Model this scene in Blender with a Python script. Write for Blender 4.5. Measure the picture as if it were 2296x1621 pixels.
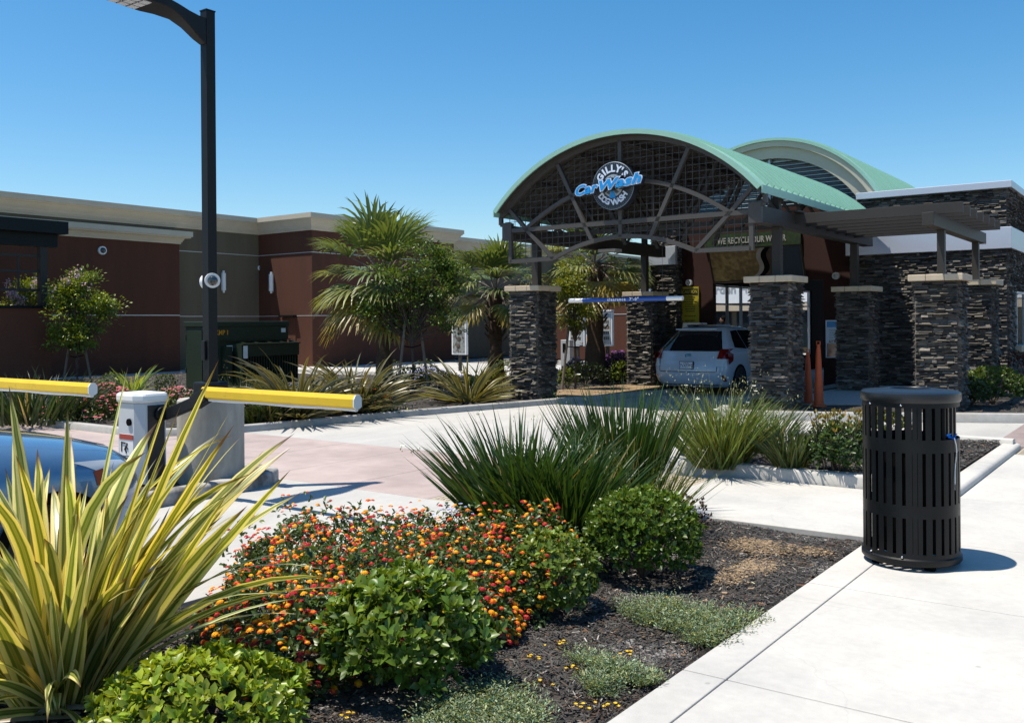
import bpy, math, random
import numpy as np
from mathutils import Vector, Matrix
rng=np.random.default_rng(7); random.seed(7)
S=bpy.context.scene; COL=S.collection
for o in list(bpy.data.objects): bpy.data.objects.remove(o)
# ---------------------------------------------------------------- camera, sky, sun, exposure
F=2088.; CX=1148.; CY=723.; H=1.65; ROLL=0.008   # photograph measured in a 2296x1621 frame
cd=bpy.data.cameras.new('camera'); cam=bpy.data.objects.new('camera',cd); COL.objects.link(cam)
c_,s_=math.cos(ROLL),math.sin(ROLL)
cam.matrix_world=Matrix(((c_,s_,0,0),(0,0,-1,0),(-s_,c_,0,H),(0,0,0,1)))
cd.sensor_width=36; cd.lens=F/2296*36; cd.shift_y=-(810.5-CY)/2296; cd.clip_end=2000; cd.clip_start=.05
S.camera=cam
S.render.resolution_x=1024; S.render.resolution_y=722
SUN=Vector((-.34,-.05,1)).normalized()
w=bpy.data.worlds.new('World'); S.world=w; w.use_nodes=True
nt=w.node_tree; bg=nt.nodes['Background']; sk=nt.nodes.new('ShaderNodeTexSky'); sk.sky_type='NISHITA'; sk.sun_disc=False
sk.sun_elevation=math.asin(SUN.z); sk.sun_rotation=math.atan2(SUN.x,SUN.y)
sk.air_density=1.0; sk.dust_density=.5; sk.ozone_density=2.2; sk.altitude=0
hs=nt.nodes.new('ShaderNodeHueSaturation'); hs.inputs['Saturation'].default_value=1.38; hs.inputs['Value'].default_value=1.11; hs.inputs['Hue'].default_value=.494; nt.links.new(sk.outputs[0],hs.inputs['Color']); nt.links.new(hs.outputs[0],bg.inputs[0]); bg.inputs[1].default_value=.105
sl=bpy.data.lights.new('sun','SUN'); sl.energy=5.0; sl.angle=math.radians(.53); sl.color=(1,.93,.82)
so=bpy.data.objects.new('sun',sl); COL.objects.link(so); so.rotation_euler=SUN.to_track_quat('Z','Y').to_euler(); so.location=(0,0,40)
S.view_settings.view_transform='Standard'; S.view_settings.look='None'; S.view_settings.exposure=.42; S.view_settings.gamma=1
S.view_settings.use_curve_mapping=False
S.render.engine='CYCLES'; S.cycles.max_bounces=6; S.cycles.transparent_max_bounces=8
# ---------------------------------------------------------------- frames
n_=math.hypot(1.3736,1); E1=(1.3736/n_,-1/n_); E2=(1/n_,1.3736/n_); ROT=math.atan2(E1[1],E1[0])
def ray(px,py):
    x=px-CX; y=CY-py; return ((x*c_+y*s_)/F,1.,(-x*s_+y*c_)/F)
def G(px,py,z=0):
    r=ray(px,py); t=(z-H)/r[2]; return (r[0]*t,t)
def at(px,py,Y):
    r=ray(px,py); return (r[0]*Y,Y,H+r[2]*Y)
def ab(p): return (p[0]*E1[0]+p[1]*E1[1], p[0]*E2[0]+p[1]*E2[1])
def Gab(px,py,z=0): return ab(G(px,py,z))
def Wd(a,b,z=0): return (a*E1[0]+b*E2[0],a*E1[1]+b*E2[1],z)
def PB(px,py,b):
    r=ray(px,py); t=b/(r[0]*E2[0]+E2[1]); return (t*(r[0]*E1[0]+E1[1]),H+r[2]*t)
def PA(px,py,a):
    r=ray(px,py); t=a/(r[0]*E1[0]+E1[1]); return (t*(r[0]*E2[0]+E2[1]),H+r[2]*t)
# ---------------------------------------------------------------- mesh helpers
def mkmesh(name,V,F,col=None,uv=None,smooth=False):
    me=bpy.data.meshes.new(name); V=np.asarray(V,dtype=np.float32); F=[np.asarray(f,dtype=np.int32) for f in F]
    me.vertices.add(len(V)); me.vertices.foreach_set('co',V.ravel())
    idx=np.concatenate([f.ravel() for f in F]); tot=np.concatenate([np.full(len(f),f.shape[1],np.int32) for f in F])
    st=np.concatenate([[0],np.cumsum(tot)[:-1]]).astype(np.int32)
    me.loops.add(len(idx)); me.loops.foreach_set('vertex_index',idx)
    me.polygons.add(len(tot)); me.polygons.foreach_set('loop_start',st); me.polygons.foreach_set('loop_total',tot)
    if uv is not None:
        l=me.uv_layers.new(name='UVMap'); l.data.foreach_set('uv',np.asarray(uv,dtype=np.float32)[idx].ravel())
    me.update(calc_edges=True)
    if col is not None:
        a=me.color_attributes.new('Col','FLOAT_COLOR','POINT'); c=np.ones((len(V),4),np.float32); c[:,:3]=col; a.data.foreach_set('color',c.ravel())
    if smooth: me.polygons.foreach_set('use_smooth',np.ones(len(tot),bool))
    me.validate(); return me
def props(o,label=None,cat=None,group=None,kind=None):
    if label: o['label']=label
    if cat: o['category']=cat
    if group: o['group']=group
    if kind: o['kind']=kind
    return o
def thing(name,label,cat,a,b,z=0,group=None,rot=0):
    o=bpy.data.objects.new(name,None); COL.objects.link(o); o.empty_display_size=.2
    o.location=Wd(a,b,z); o.rotation_euler=(0,0,ROT+rot); o['o']=(a,b,z); return props(o,label,cat,group)
def rawobj(name,me,m,parent=None):
    o=bpy.data.objects.new(name,me); COL.objects.link(o); me.materials.append(m)
    if parent: o.parent=parent
    return o
class MB:
    def __init__(s): s.V=[];s.F=[];s.C=[];s.n=0
    def raw(s,V,Fc,col=None):
        V=np.asarray(V,float).reshape(-1,3); s.V.append(V); s.F+= [tuple(int(i)+s.n for i in f) for f in Fc]
        if col is None: col=(1,1,1)
        c=np.asarray(col,float); s.C.append(np.broadcast_to(c,(len(V),3)) if c.ndim==1 else c); s.n+=len(V)
    def box(s,a0,a1,b0,b1,z0,z1,col=None):
        V=[(x,y,z) for z in (z0,z1) for y in (b0,b1) for x in (a0,a1)]
        s.raw(V,[(0,2,3,1),(4,5,7,6),(0,1,5,4),(2,6,7,3),(0,4,6,2),(1,3,7,5)],col); return s
    def boxes(s,A,col):   # A: n x 8 x 3 vertex arrays
        n=len(A); V=A.reshape(-1,3); f=np.array([(0,2,3,1),(4,5,7,6),(0,1,5,4),(2,6,7,3),(0,4,6,2),(1,3,7,5)])
        s.raw(V,(f[None]+np.arange(n)[:,None,None]*8).reshape(-1,4),np.repeat(col,8,axis=0)); return s
    def tube(s,p,q,r0,r1=None,n=8,col=None,rotn=0,caps=True):
        r1=r0 if r1 is None else r1; p=Vector(p);q=Vector(q); d=(q-p).normalized()
        u=d.cross(Vector((0,0,1))); u=Vector((1,0,0)) if u.length<1e-4 else u.normalized(); v=d.cross(u)
        V=[];
        for c,r in ((p,r0),(q,r1)):
            for i in range(n):
                t=2*math.pi*(i+rotn)/n; V.append(c+u*math.cos(t)*r+v*math.sin(t)*r)
        Fc=[(i,(i+1)%n,n+(i+1)%n,n+i) for i in range(n)]
        if caps: Fc+= [tuple(range(n-1,-1,-1)),tuple(range(n,2*n))]
        s.raw([tuple(x) for x in V],Fc,col); return s
    def beam(s,p,q,w,h=None,col=None,up=(0,0,1)):  # rectangular bar p->q, w sideways, h along up
        h=w if h is None else h; p=Vector(p);q=Vector(q); d=(q-p).normalized(); upv=Vector(up)
        u=d.cross(upv)
        if u.length<1e-3: u=Vector((1,0,0))
        u.normalize(); v=u.cross(d)
        V=[tuple(c+u*x*w/2+v*y*h/2) for c in (p,q) for x,y in ((-1,-1),(1,-1),(1,1),(-1,1))]
        s.raw(V,[(0,1,5,4),(1,2,6,5),(2,3,7,6),(3,0,4,7),(3,2,1,0),(4,5,6,7)],col); return s
    def path(s,pts,r,n=6,col=None):
        P=[Vector(p) for p in pts]; V=[]; rr=r if hasattr(r,'__len__') else [r]*len(P)
        for i,p in enumerate(P):
            d=(P[min(i+1,len(P)-1)]-P[max(i-1,0)]).normalized(); u=d.cross(Vector((.02,.03,1))).normalized(); v=d.cross(u)
            for k in range(n):
                t=2*math.pi*k/n; V.append(tuple(p+u*math.cos(t)*rr[i]+v*math.sin(t)*rr[i]))
        Fc=[(i*n+k,i*n+(k+1)%n,(i+1)*n+(k+1)%n,(i+1)*n+k) for i in range(len(P)-1) for k in range(n)]
        Fc+=[tuple(range(n-1,-1,-1)),tuple(range((len(P)-1)*n,len(P)*n))]
        s.raw(V,Fc,col); return s
    def prism(s,pts,z0,z1,col=None):  # horizontal polygon (counter clockwise) extruded
        n=len(pts); V=[(x,y,z0) for x,y in pts]+[(x,y,z1) for x,y in pts]
        s.raw(V,[tuple(range(n-1,-1,-1)),tuple(range(n,2*n))]+[(i,(i+1)%n,n+(i+1)%n,n+i) for i in range(n)],col); return s
    def vprism(s,pts,b0,b1,col=None): # polygon in (a,z), extruded b0->b1 (pts counter-clockwise seen from -b)
        n=len(pts); V=[(x,b0,z) for x,z in pts]+[(x,b1,z) for x,z in pts]
        s.raw(V,[tuple(range(n)),tuple(range(2*n-1,n-1,-1))]+[(i,n+i,n+(i+1)%n,(i+1)%n) for i in range(n)],col); return s
    def lathe(s,prof,c=(0,0,0),n=32,col=None,a0=0,a1=2*math.pi):
        full=abs(a1-a0-2*math.pi)<1e-6; m=n if full else n+1
        V=[(c[0]+r*math.cos(a0+(a1-a0)*i/n),c[1]+r*math.sin(a0+(a1-a0)*i/n),c[2]+z) for r,z in prof for i in range(m)]
        Fc=[(j*m+i,j*m+(i+1)%m,(j+1)*m+(i+1)%m,(j+1)*m+i) for j in range(len(prof)-1) for i in range(n)]
        s.raw(V,Fc,col); return s
    def ball(s,c,r,n=12,col=None,sc=(1,1,1)):
        V=[(c[0]+r*sc[0]*math.sin(math.pi*j/n)*math.cos(2*math.pi*i/n),c[1]+r*sc[1]*math.sin(math.pi*j/n)*math.sin(2*math.pi*i/n),c[2]+r*sc[2]*math.cos(math.pi*j/n)) for j in range(n+1) for i in range(n)]
        s.raw(V,[(j*n+i,(j+1)*n+i,(j+1)*n+(i+1)%n,j*n+(i+1)%n) for j in range(n) for i in range(n)],col); return s
    def build(s,name,m,parent=None,bev=0,smooth=False,origin=None,tags=None,solid=0):
        V=np.concatenate(s.V)
        if parent is not None:
            o0=origin; p=parent
            if o0 is None:
                while 'o' not in p: p=p.parent
                o0=p['o']
        else: o0=origin or (0,0,0)
        V=V-np.array(tuple(o0))
        me=bpy.data.meshes.new(name); me.from_pydata(V.tolist(),[],s.F)
        C=np.ones((len(V),4),np.float32); C[:,:3]=np.concatenate(s.C)
        a=me.color_attributes.new('Col','FLOAT_COLOR','POINT'); a.data.foreach_set('color',C.ravel())
        if smooth:
            me.polygons.foreach_set('use_smooth',np.ones(len(me.polygons),bool))
            me.set_sharp_from_angle(angle=math.radians(smooth if smooth>1 else 35))
        me.update(); me.validate()
        o=bpy.data.objects.new(name,me); COL.objects.link(o); me.materials.append(m)
        if parent is not None:
            o.parent=parent
        else:
            o.location=Wd(*o0[:2],o0[2]); o.rotation_euler=(0,0,ROT)
        if solid: md=o.modifiers.new('solid','SOLIDIFY'); md.thickness=solid; md.offset=-1
        if bev: md=o.modifiers.new('bevel','BEVEL'); md.width=bev; md.segments=2; md.limit_method='ANGLE'; md.angle_limit=math.radians(40)
        if tags: props(o,*tags)
        return o
# ---------------------------------------------------------------- materials
def mat(name,color,rough=.6,metal=0,var=.0,vs=4,bump=0,bs=40,attr=False,spec=.5,col2=None,cs=1.5,cd_=(.4,.6),stretch=None,coat=0,dirt=0,worn=0):
    m=bpy.data.materials.new(name); m.use_nodes=True; N=m.node_tree.nodes; L=m.node_tree.links; p=N['Principled BSDF']
    p.inputs['Roughness'].default_value=rough; p.inputs['Metallic'].default_value=metal
    p.inputs['Specular IOR Level'].default_value=spec; p.inputs['Coat Weight'].default_value=coat
    tc=N.new('ShaderNodeTexCoord'); co=tc.outputs['Object']
    if stretch:
        mp=N.new('ShaderNodeMapping'); mp.inputs['Scale'].default_value=stretch; L.new(co,mp.inputs[0]); co=mp.outputs[0]
    def noise(sc,det=5,ro=.6):
        n=N.new('ShaderNodeTexNoise'); n.inputs['Scale'].default_value=sc; n.inputs['Detail'].default_value=det; n.inputs['Roughness'].default_value=ro; L.new(co,n.inputs['Vector']); return n.outputs[0]
    rgb=N.new('ShaderNodeRGB'); rgb.outputs[0].default_value=(*color,1); out=rgb.outputs[0]
    def mix(kind,f,a,b):
        x=N.new('ShaderNodeMix'); x.data_type='RGBA'; x.blend_type=kind
        for i,v in ((0,f),(6,a),(7,b)):
            if hasattr(v,'links'): L.new(v,x.inputs[i])
            else: x.inputs[i].default_value=v
        return x.outputs[2]
    if col2:
        r=N.new('ShaderNodeMapRange'); r.inputs[1].default_value=cd_[0]; r.inputs[2].default_value=cd_[1]; L.new(noise(cs,6),r.inputs[0])
        out=mix('MIX',r.outputs[0],out,(*col2,1))
    if attr:
        a=N.new('ShaderNodeAttribute'); a.attribute_name='Col'; out=mix('MULTIPLY',1.,out,a.outputs[0])
    if var:
        r=N.new('ShaderNodeMapRange'); r.inputs[1].default_value=.3; r.inputs[2].default_value=.7; r.inputs[3].default_value=1-var; r.inputs[4].default_value=1+var; L.new(noise(vs),r.inputs[0])
        x=N.new('ShaderNodeVectorMath'); x.operation='SCALE'; L.new(out,x.inputs[0]); L.new(r.outputs[0],x.inputs['Scale']); out=x.outputs[0]
    if dirt:
        r=N.new('ShaderNodeMapRange'); r.inputs[1].default_value=.35; r.inputs[2].default_value=.75; r.inputs[3].default_value=1; r.inputs[4].default_value=1-dirt; L.new(noise(.7,8,.7),r.inputs[0])
        x=N.new('ShaderNodeVectorMath'); x.operation='SCALE'; L.new(out,x.inputs[0]); L.new(r.outputs[0],x.inputs['Scale']); out=x.outputs[0]
    if worn:
        cur=tc.outputs['Object']; nz=N.new('ShaderNodeTexNoise'); nz.inputs['Scale'].default_value=1.3; nz.inputs['Detail'].default_value=6; L.new(cur,nz.inputs['Vector'])
        ds=N.new('ShaderNodeVectorMath'); ds.operation='MULTIPLY_ADD'; L.new(nz.outputs[1],ds.inputs[0]); ds.inputs[1].default_value=(.9,.9,0); L.new(cur,ds.inputs[2])
        v=N.new('ShaderNodeTexVoronoi'); v.feature='DISTANCE_TO_EDGE'; v.inputs['Scale'].default_value=.27; L.new(ds.outputs[0],v.inputs['Vector'])
        a=N.new('ShaderNodeMapRange'); a.inputs[1].default_value=.0006; a.inputs[2].default_value=.0018; a.inputs[3].default_value=1-worn*.22; a.inputs[4].default_value=1; L.new(v.outputs[0],a.inputs[0])
        u=N.new('ShaderNodeTexVoronoi'); u.feature='F1'; u.inputs['Scale'].default_value=1.9; L.new(cur,u.inputs['Vector'])
        b=N.new('ShaderNodeMapRange'); b.inputs[1].default_value=.018; b.inputs[2].default_value=.030; b.inputs[3].default_value=1-worn*.8; b.inputs[4].default_value=1; L.new(u.outputs[0],b.inputs[0])
        mm=N.new('ShaderNodeMath'); mm.operation='MULTIPLY'; L.new(a.outputs[0],mm.inputs[0]); L.new(b.outputs[0],mm.inputs[1])
        x=N.new('ShaderNodeVectorMath'); x.operation='SCALE'; L.new(out,x.inputs[0]); L.new(mm.outputs[0],x.inputs['Scale']); out=x.outputs[0]
    L.new(out,p.inputs['Base Color'])
    if bump:
        b=N.new('ShaderNodeBump'); b.inputs['Strength'].default_value=bump; b.inputs['Distance'].default_value=.01; L.new(noise(bs,8,.65),b.inputs['Height']); L.new(b.outputs[0],p.inputs['Normal'])
    return m
def leafmat(name,trans=.35,rough=.4,stripes=None,spec=.5):
    m=bpy.data.materials.new(name); m.use_nodes=True; N=m.node_tree.nodes; L=m.node_tree.links; p=N['Principled BSDF']; out=N['Material Output']
    p.inputs['Roughness'].default_value=rough; p.inputs['Specular IOR Level'].default_value=spec
    a=N.new('ShaderNodeAttribute'); a.attribute_name='Col'; c=a.outputs[0]
    if stripes:
        uv=N.new('ShaderNodeUVMap'); uv.uv_map='UVMap'; sp=N.new('ShaderNodeSeparateXYZ'); L.new(uv.outputs[0],sp.inputs[0])
        d=N.new('ShaderNodeMath'); d.operation='SUBTRACT'; L.new(sp.outputs[0],d.inputs[0]); d.inputs[1].default_value=.5
        e=N.new('ShaderNodeMath'); e.operation='ABSOLUTE'; L.new(d.outputs[0],e.inputs[0])
        cr=N.new('ShaderNodeValToRGB'); cr.color_ramp.interpolation='LINEAR'; els=cr.color_ramp.elements
        els[0].position=0; els[0].color=(*stripes[0][1],1); els[1].position=1; els[1].color=(*stripes[-1][1],1)
        for pos,cc in stripes[1:-1]: x=els.new(pos); x.color=(*cc,1)
        f=N.new('ShaderNodeMath'); f.operation='MULTIPLY'; f.inputs[1].default_value=2; L.new(e.outputs[0],f.inputs[0]); L.new(f.outputs[0],cr.inputs[0])
        x=N.new('ShaderNodeMix'); x.data_type='RGBA'; x.blend_type='MULTIPLY'; x.inputs[0].default_value=1; L.new(cr.outputs[0],x.inputs[6]); L.new(c,x.inputs[7]); c=x.outputs[2]
        nz=N.new('ShaderNodeTexNoise'); nz.inputs['Scale'].default_value=9; ad=N.new('ShaderNodeMath'); ad.operation='MULTIPLY_ADD'; L.new(nz.outputs[0],ad.inputs[0]); ad.inputs[1].default_value=.22; L.new(sp.outputs[1],ad.inputs[2]); tr_=N.new('ShaderNodeMapRange'); tr_.inputs[1].default_value=.99; tr_.inputs[2].default_value=1.08; L.new(ad.outputs[0],tr_.inputs[0]); y=N.new('ShaderNodeMix'); y.data_type='RGBA'; L.new(tr_.outputs[0],y.inputs[0]); L.new(c,y.inputs[6]); y.inputs[7].default_value=(.10,.055,.025,1); c=y.outputs[2]
    L.new(c,p.inputs['Base Color'])
    t=N.new('ShaderNodeBsdfTranslucent'); g=N.new('ShaderNodeMix'); g.data_type='RGBA'; g.blend_type='MULTIPLY'; g.inputs[0].default_value=1; L.new(c,g.inputs[6]); g.inputs[7].default_value=(1.5,1.35,.5,1); L.new(g.outputs[2],t.inputs[0])
    mx=N.new('ShaderNodeMixShader'); mx.inputs[0].default_value=trans; L.new(p.outputs[0],mx.inputs[1]); L.new(t.outputs[0],mx.inputs[2]); L.new(mx.outputs[0],out.inputs[0])
    return m
M={}
M['concrete']=mat('concrete',(.485,.468,.435),.85,var=.05,vs=30,bump=.25,bs=120,col2=(.40,.395,.38),cs=.55,cd_=(.45,.72),dirt=.30,stretch=(1,.35,1),worn=.35)
M['walk']=mat('walk_concrete',(.525,.505,.465),.85,var=.05,vs=18,bump=.22,bs=160,col2=(.41,.405,.39),cs=.9,cd_=(.48,.8),dirt=.24,worn=.32)
M['kerb']=mat('kerb_concrete',(.36,.35,.33),.88,var=.14,vs=7,bump=.5,bs=50,col2=(.36,.34,.30),cs=2.5,cd_=(.5,.7))
M['kerbdirtyshade']=mat('scuffed_shaded_kerb',(.38,.365,.34),.88,var=.2,vs=9,bump=.5,bs=50,col2=(.12,.115,.11),cs=3.2,cd_=(.44,.60))  # tyre scuffs and the shade on the kerb face, both painted as dark patches
M['pink']=mat('pink_pavers',(.40,.325,.30),.85,var=.10,vs=3,bump=.3,bs=90,col2=(.33,.265,.245),cs=.8)
M['tan']=mat('tan_tactile',(.38,.33,.25),.85,var=.08,vs=10,bump=.3,bs=80)
M['joint']=mat('joint_dark',(.20,.19,.175),.9)
M['ground']=mat('far_ground',(.20,.18,.15),.95,var=.2,vs=1,bump=.3,bs=20)
M['soil']=mat('soil',(.030,.027,.025),.95,var=.5,vs=60,bump=1.,bs=160,col2=(.055,.045,.035),cs=6)
M['dirt']=mat('bare_dirt',(.24,.165,.09),.95,var=.25,vs=20,bump=.6,bs=90)
M['bark']=mat('bark_chips',(1,1,1),.8,attr=True)
M['steel']=mat('grey_steel_paint',(.036,.033,.030),.55,spec=.3,var=.06,vs=3,bump=.05,bs=60)
M['truss']=mat('truss_paint',(.062,.058,.053),.5,spec=.3,var=.06,vs=3)
M['darksteel']=mat('dark_blue_steel',(.007,.009,.011),.5,var=.1,vs=3,spec=.22)
M['wire']=mat('wire',(.06,.06,.056),.5,.3)
M['green']=mat('green_metal_roof',(.26,.47,.375),.38,.0,var=.04,vs=2,spec=.6)
M['soffit']=mat('dark_deck',(.05,.047,.042),.6)
M['cream']=mat('cream_fascia',(.44,.42,.32),.6,var=.05,vs=2)
M['louvre']=mat('louvre_metal',(.30,.38,.42),.3,.7)
M['white_metal']=mat('pale_metal_band',(.50,.53,.60),.35,.25,var=.03,vs=1)
M['redwall']=mat('oxblood_wall',(.030,.006,.0035),.85,var=.06,vs=3,bump=.15,bs=90)
M['brownwall']=mat('red_brown_stucco',(.092,.029,.013),.9,var=.12,vs=2,bump=.3,bs=60,stretch=(1,1,.22),dirt=.22)
M['tanwall']=mat('tan_stucco',(.125,.10,.065),.9,var=.10,vs=2,bump=.3,bs=60,stretch=(1,1,.22),dirt=.2)
M['cornice']=mat('cornice_cream',(.50,.44,.34),.8,var=.05,vs=2,bump=.1,bs=60)
M['joint_light']=mat('pale_reveal',(.55,.53,.50),.5,.3)
M['stone']=mat('ledge_stone',(1,1,1),.75,attr=True,var=.28,vs=16,bump=.9,bs=45,stretch=(1,1,3.5))
M['cap']=mat('cast_stone_cap',(.50,.41,.30),.85,var=.08,vs=8,bump=.25,bs=80)
M['black']=mat('black_powdercoat',(.006,.007,.008),.42,var=.2,vs=8,bump=.05,bs=200,spec=.22)
M['lid']=mat('black_lid',(.010,.012,.015),.34,var=.15,vs=6)
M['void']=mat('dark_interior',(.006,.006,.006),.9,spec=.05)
M['chrome']=mat('chrome',(.7,.7,.7),.15,1)
M['yellow']=mat('yellow_foam',(.72,.46,.012),.55,var=.06,vs=5,col2=(.55,.34,.02),cs=9,cd_=(.60,.72),bump=.1,bs=80)
M['white']=mat('white_paint',(.75,.75,.74),.45,var=.03,vs=5)
M['lightgrey']=mat('light_grey_cabinet',(.50,.52,.54),.45,var=.04,vs=6)
M['boxgreen']=mat('transformer_green',(.014,.024,.012),.5,var=.08,vs=3)
M['blue']=mat('clearance_blue',(.012,.07,.30),.4)
M['signblue']=mat('sign_blue',(.0,.25,.62),.4)
M['signwhite']=mat('sign_white',(.66,.74,.86),.5)
M['signdark']=mat('sign_dark',(.012,.018,.026),.4)
M['signgrey']=mat('sign_grey',(.33,.38,.42),.4)
M['signgreen']=mat('sign_green',(.018,.05,.010),.6,col2=(.008,.022,.006),cs=5)
M['textgrey']=mat('sign_letter_grey',(.36,.37,.36),.6)
M['cautionyellow']=mat('caution_yellow',(.42,.35,.012),.6)
M['textblack']=mat('text_black',(.015,.014,.01),.6)
M['orange']=mat('cone_orange',(.38,.06,.012),.6,var=.08,vs=6)
M['carwhite']=mat('white_car_paint',(.44,.51,.60),.25,coat=.7)
M['carblue']=mat('blue_car_paint',(.10,.21,.36),.22,.3,coat=1)
M['glass']=mat('dark_glass',(.010,.012,.014),.06,spec=.8)
M['tyre']=mat('tyre',(.018,.018,.018),.85)
M['rim']=mat('rim',(.25,.26,.28),.3,.8)
M['red']=mat('red_lens',(.16,.006,.006),.15,coat=1)
M['clearlens']=mat('clear_lens',(.5,.54,.58),.15,coat=1)
M['plate']=mat('plate',(.62,.66,.72),.5)
M['platetext']=mat('plate_text',(.03,.05,.14),.5)
M['trunk']=mat('tree_bark',(.075,.055,.042),.9,var=.3,vs=12,bump=.8,bs=30,stretch=(1,1,.3))
M['palmtrunk']=mat('palm_bark',(.085,.055,.038),.95,var=.4,vs=10,bump=1.,bs=18,stretch=(1,1,4))
M['stake']=mat('wood_stake',(.17,.135,.11),.9,var=.15,vs=10)
M['leaf']=leafmat('leaf',.30,.38)
M['blade']=leafmat('blade',.30,.38)
M['flax']=leafmat('flax_variegated',.30,.34,stripes=[(0,(.22,.25,.05)),(.14,(.30,.30,.07)),(.22,(.12,.17,.03)),(.42,(.15,.20,.04)),(.50,(.66,.60,.20)),(.90,(.78,.72,.34)),(1,(.42,.22,.06))])
M['flaxb']=leafmat('flax_bronze',.22,.30,stripes=[(0,(.11,.10,.05)),(.55,(.10,.10,.045)),(.70,(.22,.20,.09)),(1,(.26,.21,.10))])
M['petal']=leafmat('petal',.25,.6,spec=.2)
M['mirror']=mat('painted_reflection',(.17,.125,.055),.35,var=.35,vs=9,col2=(.36,.27,.12),cs=2.2,cd_=(.45,.62),spec=.6)  # mottled reflection of the ground painted into the colour
M['winglass']=mat('window_glass',(.012,.02,.022),.05,spec=.9)
M['menu']=mat('menu_print',(.25,.27,.25),.4,col2=(.07,.04,.03),cs=5,cd_=(.5,.6),var=.3,vs=14)
M['menuw']=mat('menu_print_pale',(.42,.45,.44),.4,col2=(.25,.14,.08),cs=6,cd_=(.56,.62),var=.2,vs=24)
M['kioskorange']=mat('kiosk_orange',(.75,.30,.01),.5)
M['skin']=mat('skin',(.25,.13,.08),.6)
M['cloth']=mat('dark_cloth',(.02,.022,.03),.9)
M['camglass']=mat('camera_dome',(.02,.025,.03),.05,spec=1)
M['pillar']=mat('rough_concrete',(.40,.385,.345),.92,var=.16,vs=9,bump=.55,bs=55,stretch=(1,1,.3),col2=(.30,.285,.25),cs=3)
# ---------------------------------------------------------------- text
def text_mesh(t,size=1,ext=.01,off=0,shear=0,sp=1,align='CENTER'):
    cu=bpy.data.curves.new('t','FONT'); cu.body=t; cu.size=size; cu.extrude=ext; cu.offset=off; cu.shear=shear; cu.space_character=sp; cu.align_x=align; cu.align_y='CENTER'; cu.resolution_u=3
    o=bpy.data.objects.new('t',cu); COL.objects.link(o); dg=bpy.context.evaluated_depsgraph_get(); dg.update()
    me=bpy.data.meshes.new_from_object(o.evaluated_get(dg)); V=np.array([v.co[:] for v in me.vertices]).reshape(-1,3); Fc=[tuple(p.vertices) for p in me.polygons]
    bpy.data.objects.remove(o); bpy.data.curves.remove(cu); bpy.data.meshes.remove(me); return V,Fc
def put_text(mb,t,a,b,z,size,ang=0,ext=.01,off=0,shear=0,sp=1,axis='a',sx=1,align='CENTER'):
    V,Fc=text_mesh(t,size,ext,off,shear,sp,align)
    if not len(V): return
    V[:,0]*=sx
    c,s=math.cos(ang),math.sin(ang); x=V[:,0]*c-V[:,1]*s; y=V[:,0]*s+V[:,1]*c
    if axis=='a': W=np.stack([a+x,b-V[:,2],z+y],1)
    else: W=np.stack([a+V[:,2],b+x,z+y],1)   # on a face whose normal is +a
    mb.raw(W,Fc)
# ---------------------------------------------------------------- ground, drives, walks, beds, kerbs
def structure(name,mb,m,**k): return props(mb.build(name,m,**k),kind='structure')
structure('ground',MB().box(-700,700,-700,700,-.3,-.06),M['ground'])
def rect_slabs(name,m,a0,a1,bs,z0,z1,bev=.006,gap=.009):
    mb=MB()
    for b0,b1 in zip(bs[:-1],bs[1:]): mb.box(a0,a1,b0+gap/2,b1-gap/2,z0,z1)
    return structure(name,mb,m,bev=bev)
structure('slab_base',MB().box(-60,30,-12,60,-.058,-.052),M['joint'])
# main concrete drive as a set of panels with tooled joints
dr=MB()
def panel(a0,a1,b0,b1,z=0,g=.006): dr.box(a0+g/2,a1-g/2,b0+g/2,b1-g/2,-.05,z)
for a0,a1 in ((-40,-34),(-34,-28),(-28,-22),(-22,-16),(-16,-11.9),(-11.9,-8.4),(-8.4,-4.85)):
    for b0,b1 in ((-8,-4),(-4,0),(0,3.3),(3.3,6.6)): panel(a0,a1,b0,b1)
for b0,b1 in ((9.1,12),(12,15),(15,18),(18,21),(21,25)): 
    for a0,a1 in ((-16,-11.9),(-11.9,-8.4),(-8.4,-4.85)): panel(a0,a1,b0,b1)
for a0,a1 in ((-40,-34),(-34,-28),(-28,-22),(-22,-16)): panel(a0,a1,6.6,30)
for b0,b1 in ((12.6,17),):
    for a0,a1 in ((-4.85,-2.1),): panel(a0,a1,b0,b1)
panel(2.2,30,9,17)
panel(-16,-4.85,25,60); panel(-4.85,30,17,60)
structure('drive',dr,M['concrete'],bev=.004)
pk=MB()
for i in range(5):
    for j in range(2): pk.box(-11.9+i*1.22+.004,-11.9+(i+1)*1.22-.004,6.6+j*1.25+.004,6.6+(j+1)*1.25-.004,-.05,.0)
for i in range(10): pk.box(-28+i*1.61+.004,-28+(i+1)*1.61-.004,6.6,9.1,-.05,.002)
structure('paved_crossing',pk,M['pink'],bev=.003)
tt=MB()
tt.box(-5.8,-4.05,6.6,9.1,-.05,-.002)
rs=np.random.default_rng(3)
for i in range(26):
    for j in range(36): tt.box(-5.75+i*.065,-5.75+i*.065+.03,6.65+j*.068,6.65+j*.068+.03,-.002,.004)
structure('tactile_paving',tt,M['tan'])
t2=MB(); t2.box(-2.1,2.2,13.55,16.7,-.05,0)
for j in range(44): t2.box(-2.1,2.2,13.58+j*.07,13.58+j*.07+.035,0,.005)
structure('tactile_crossing',t2,M['pink'])
t3=MB(); t3.box(-1.72,2.2,12.75,13.54,-.05,.0)
for j in range(11): t3.box(-1.7,2.2,12.78+j*.07,12.78+j*.07+.03,0,.006)
structure('tactile_strip',t3,M['tan'])
jb=[-6,-3.6,-1.7,.25,2.15,4.04,5.83,7.42,9.35,11.1,12.74]
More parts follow.
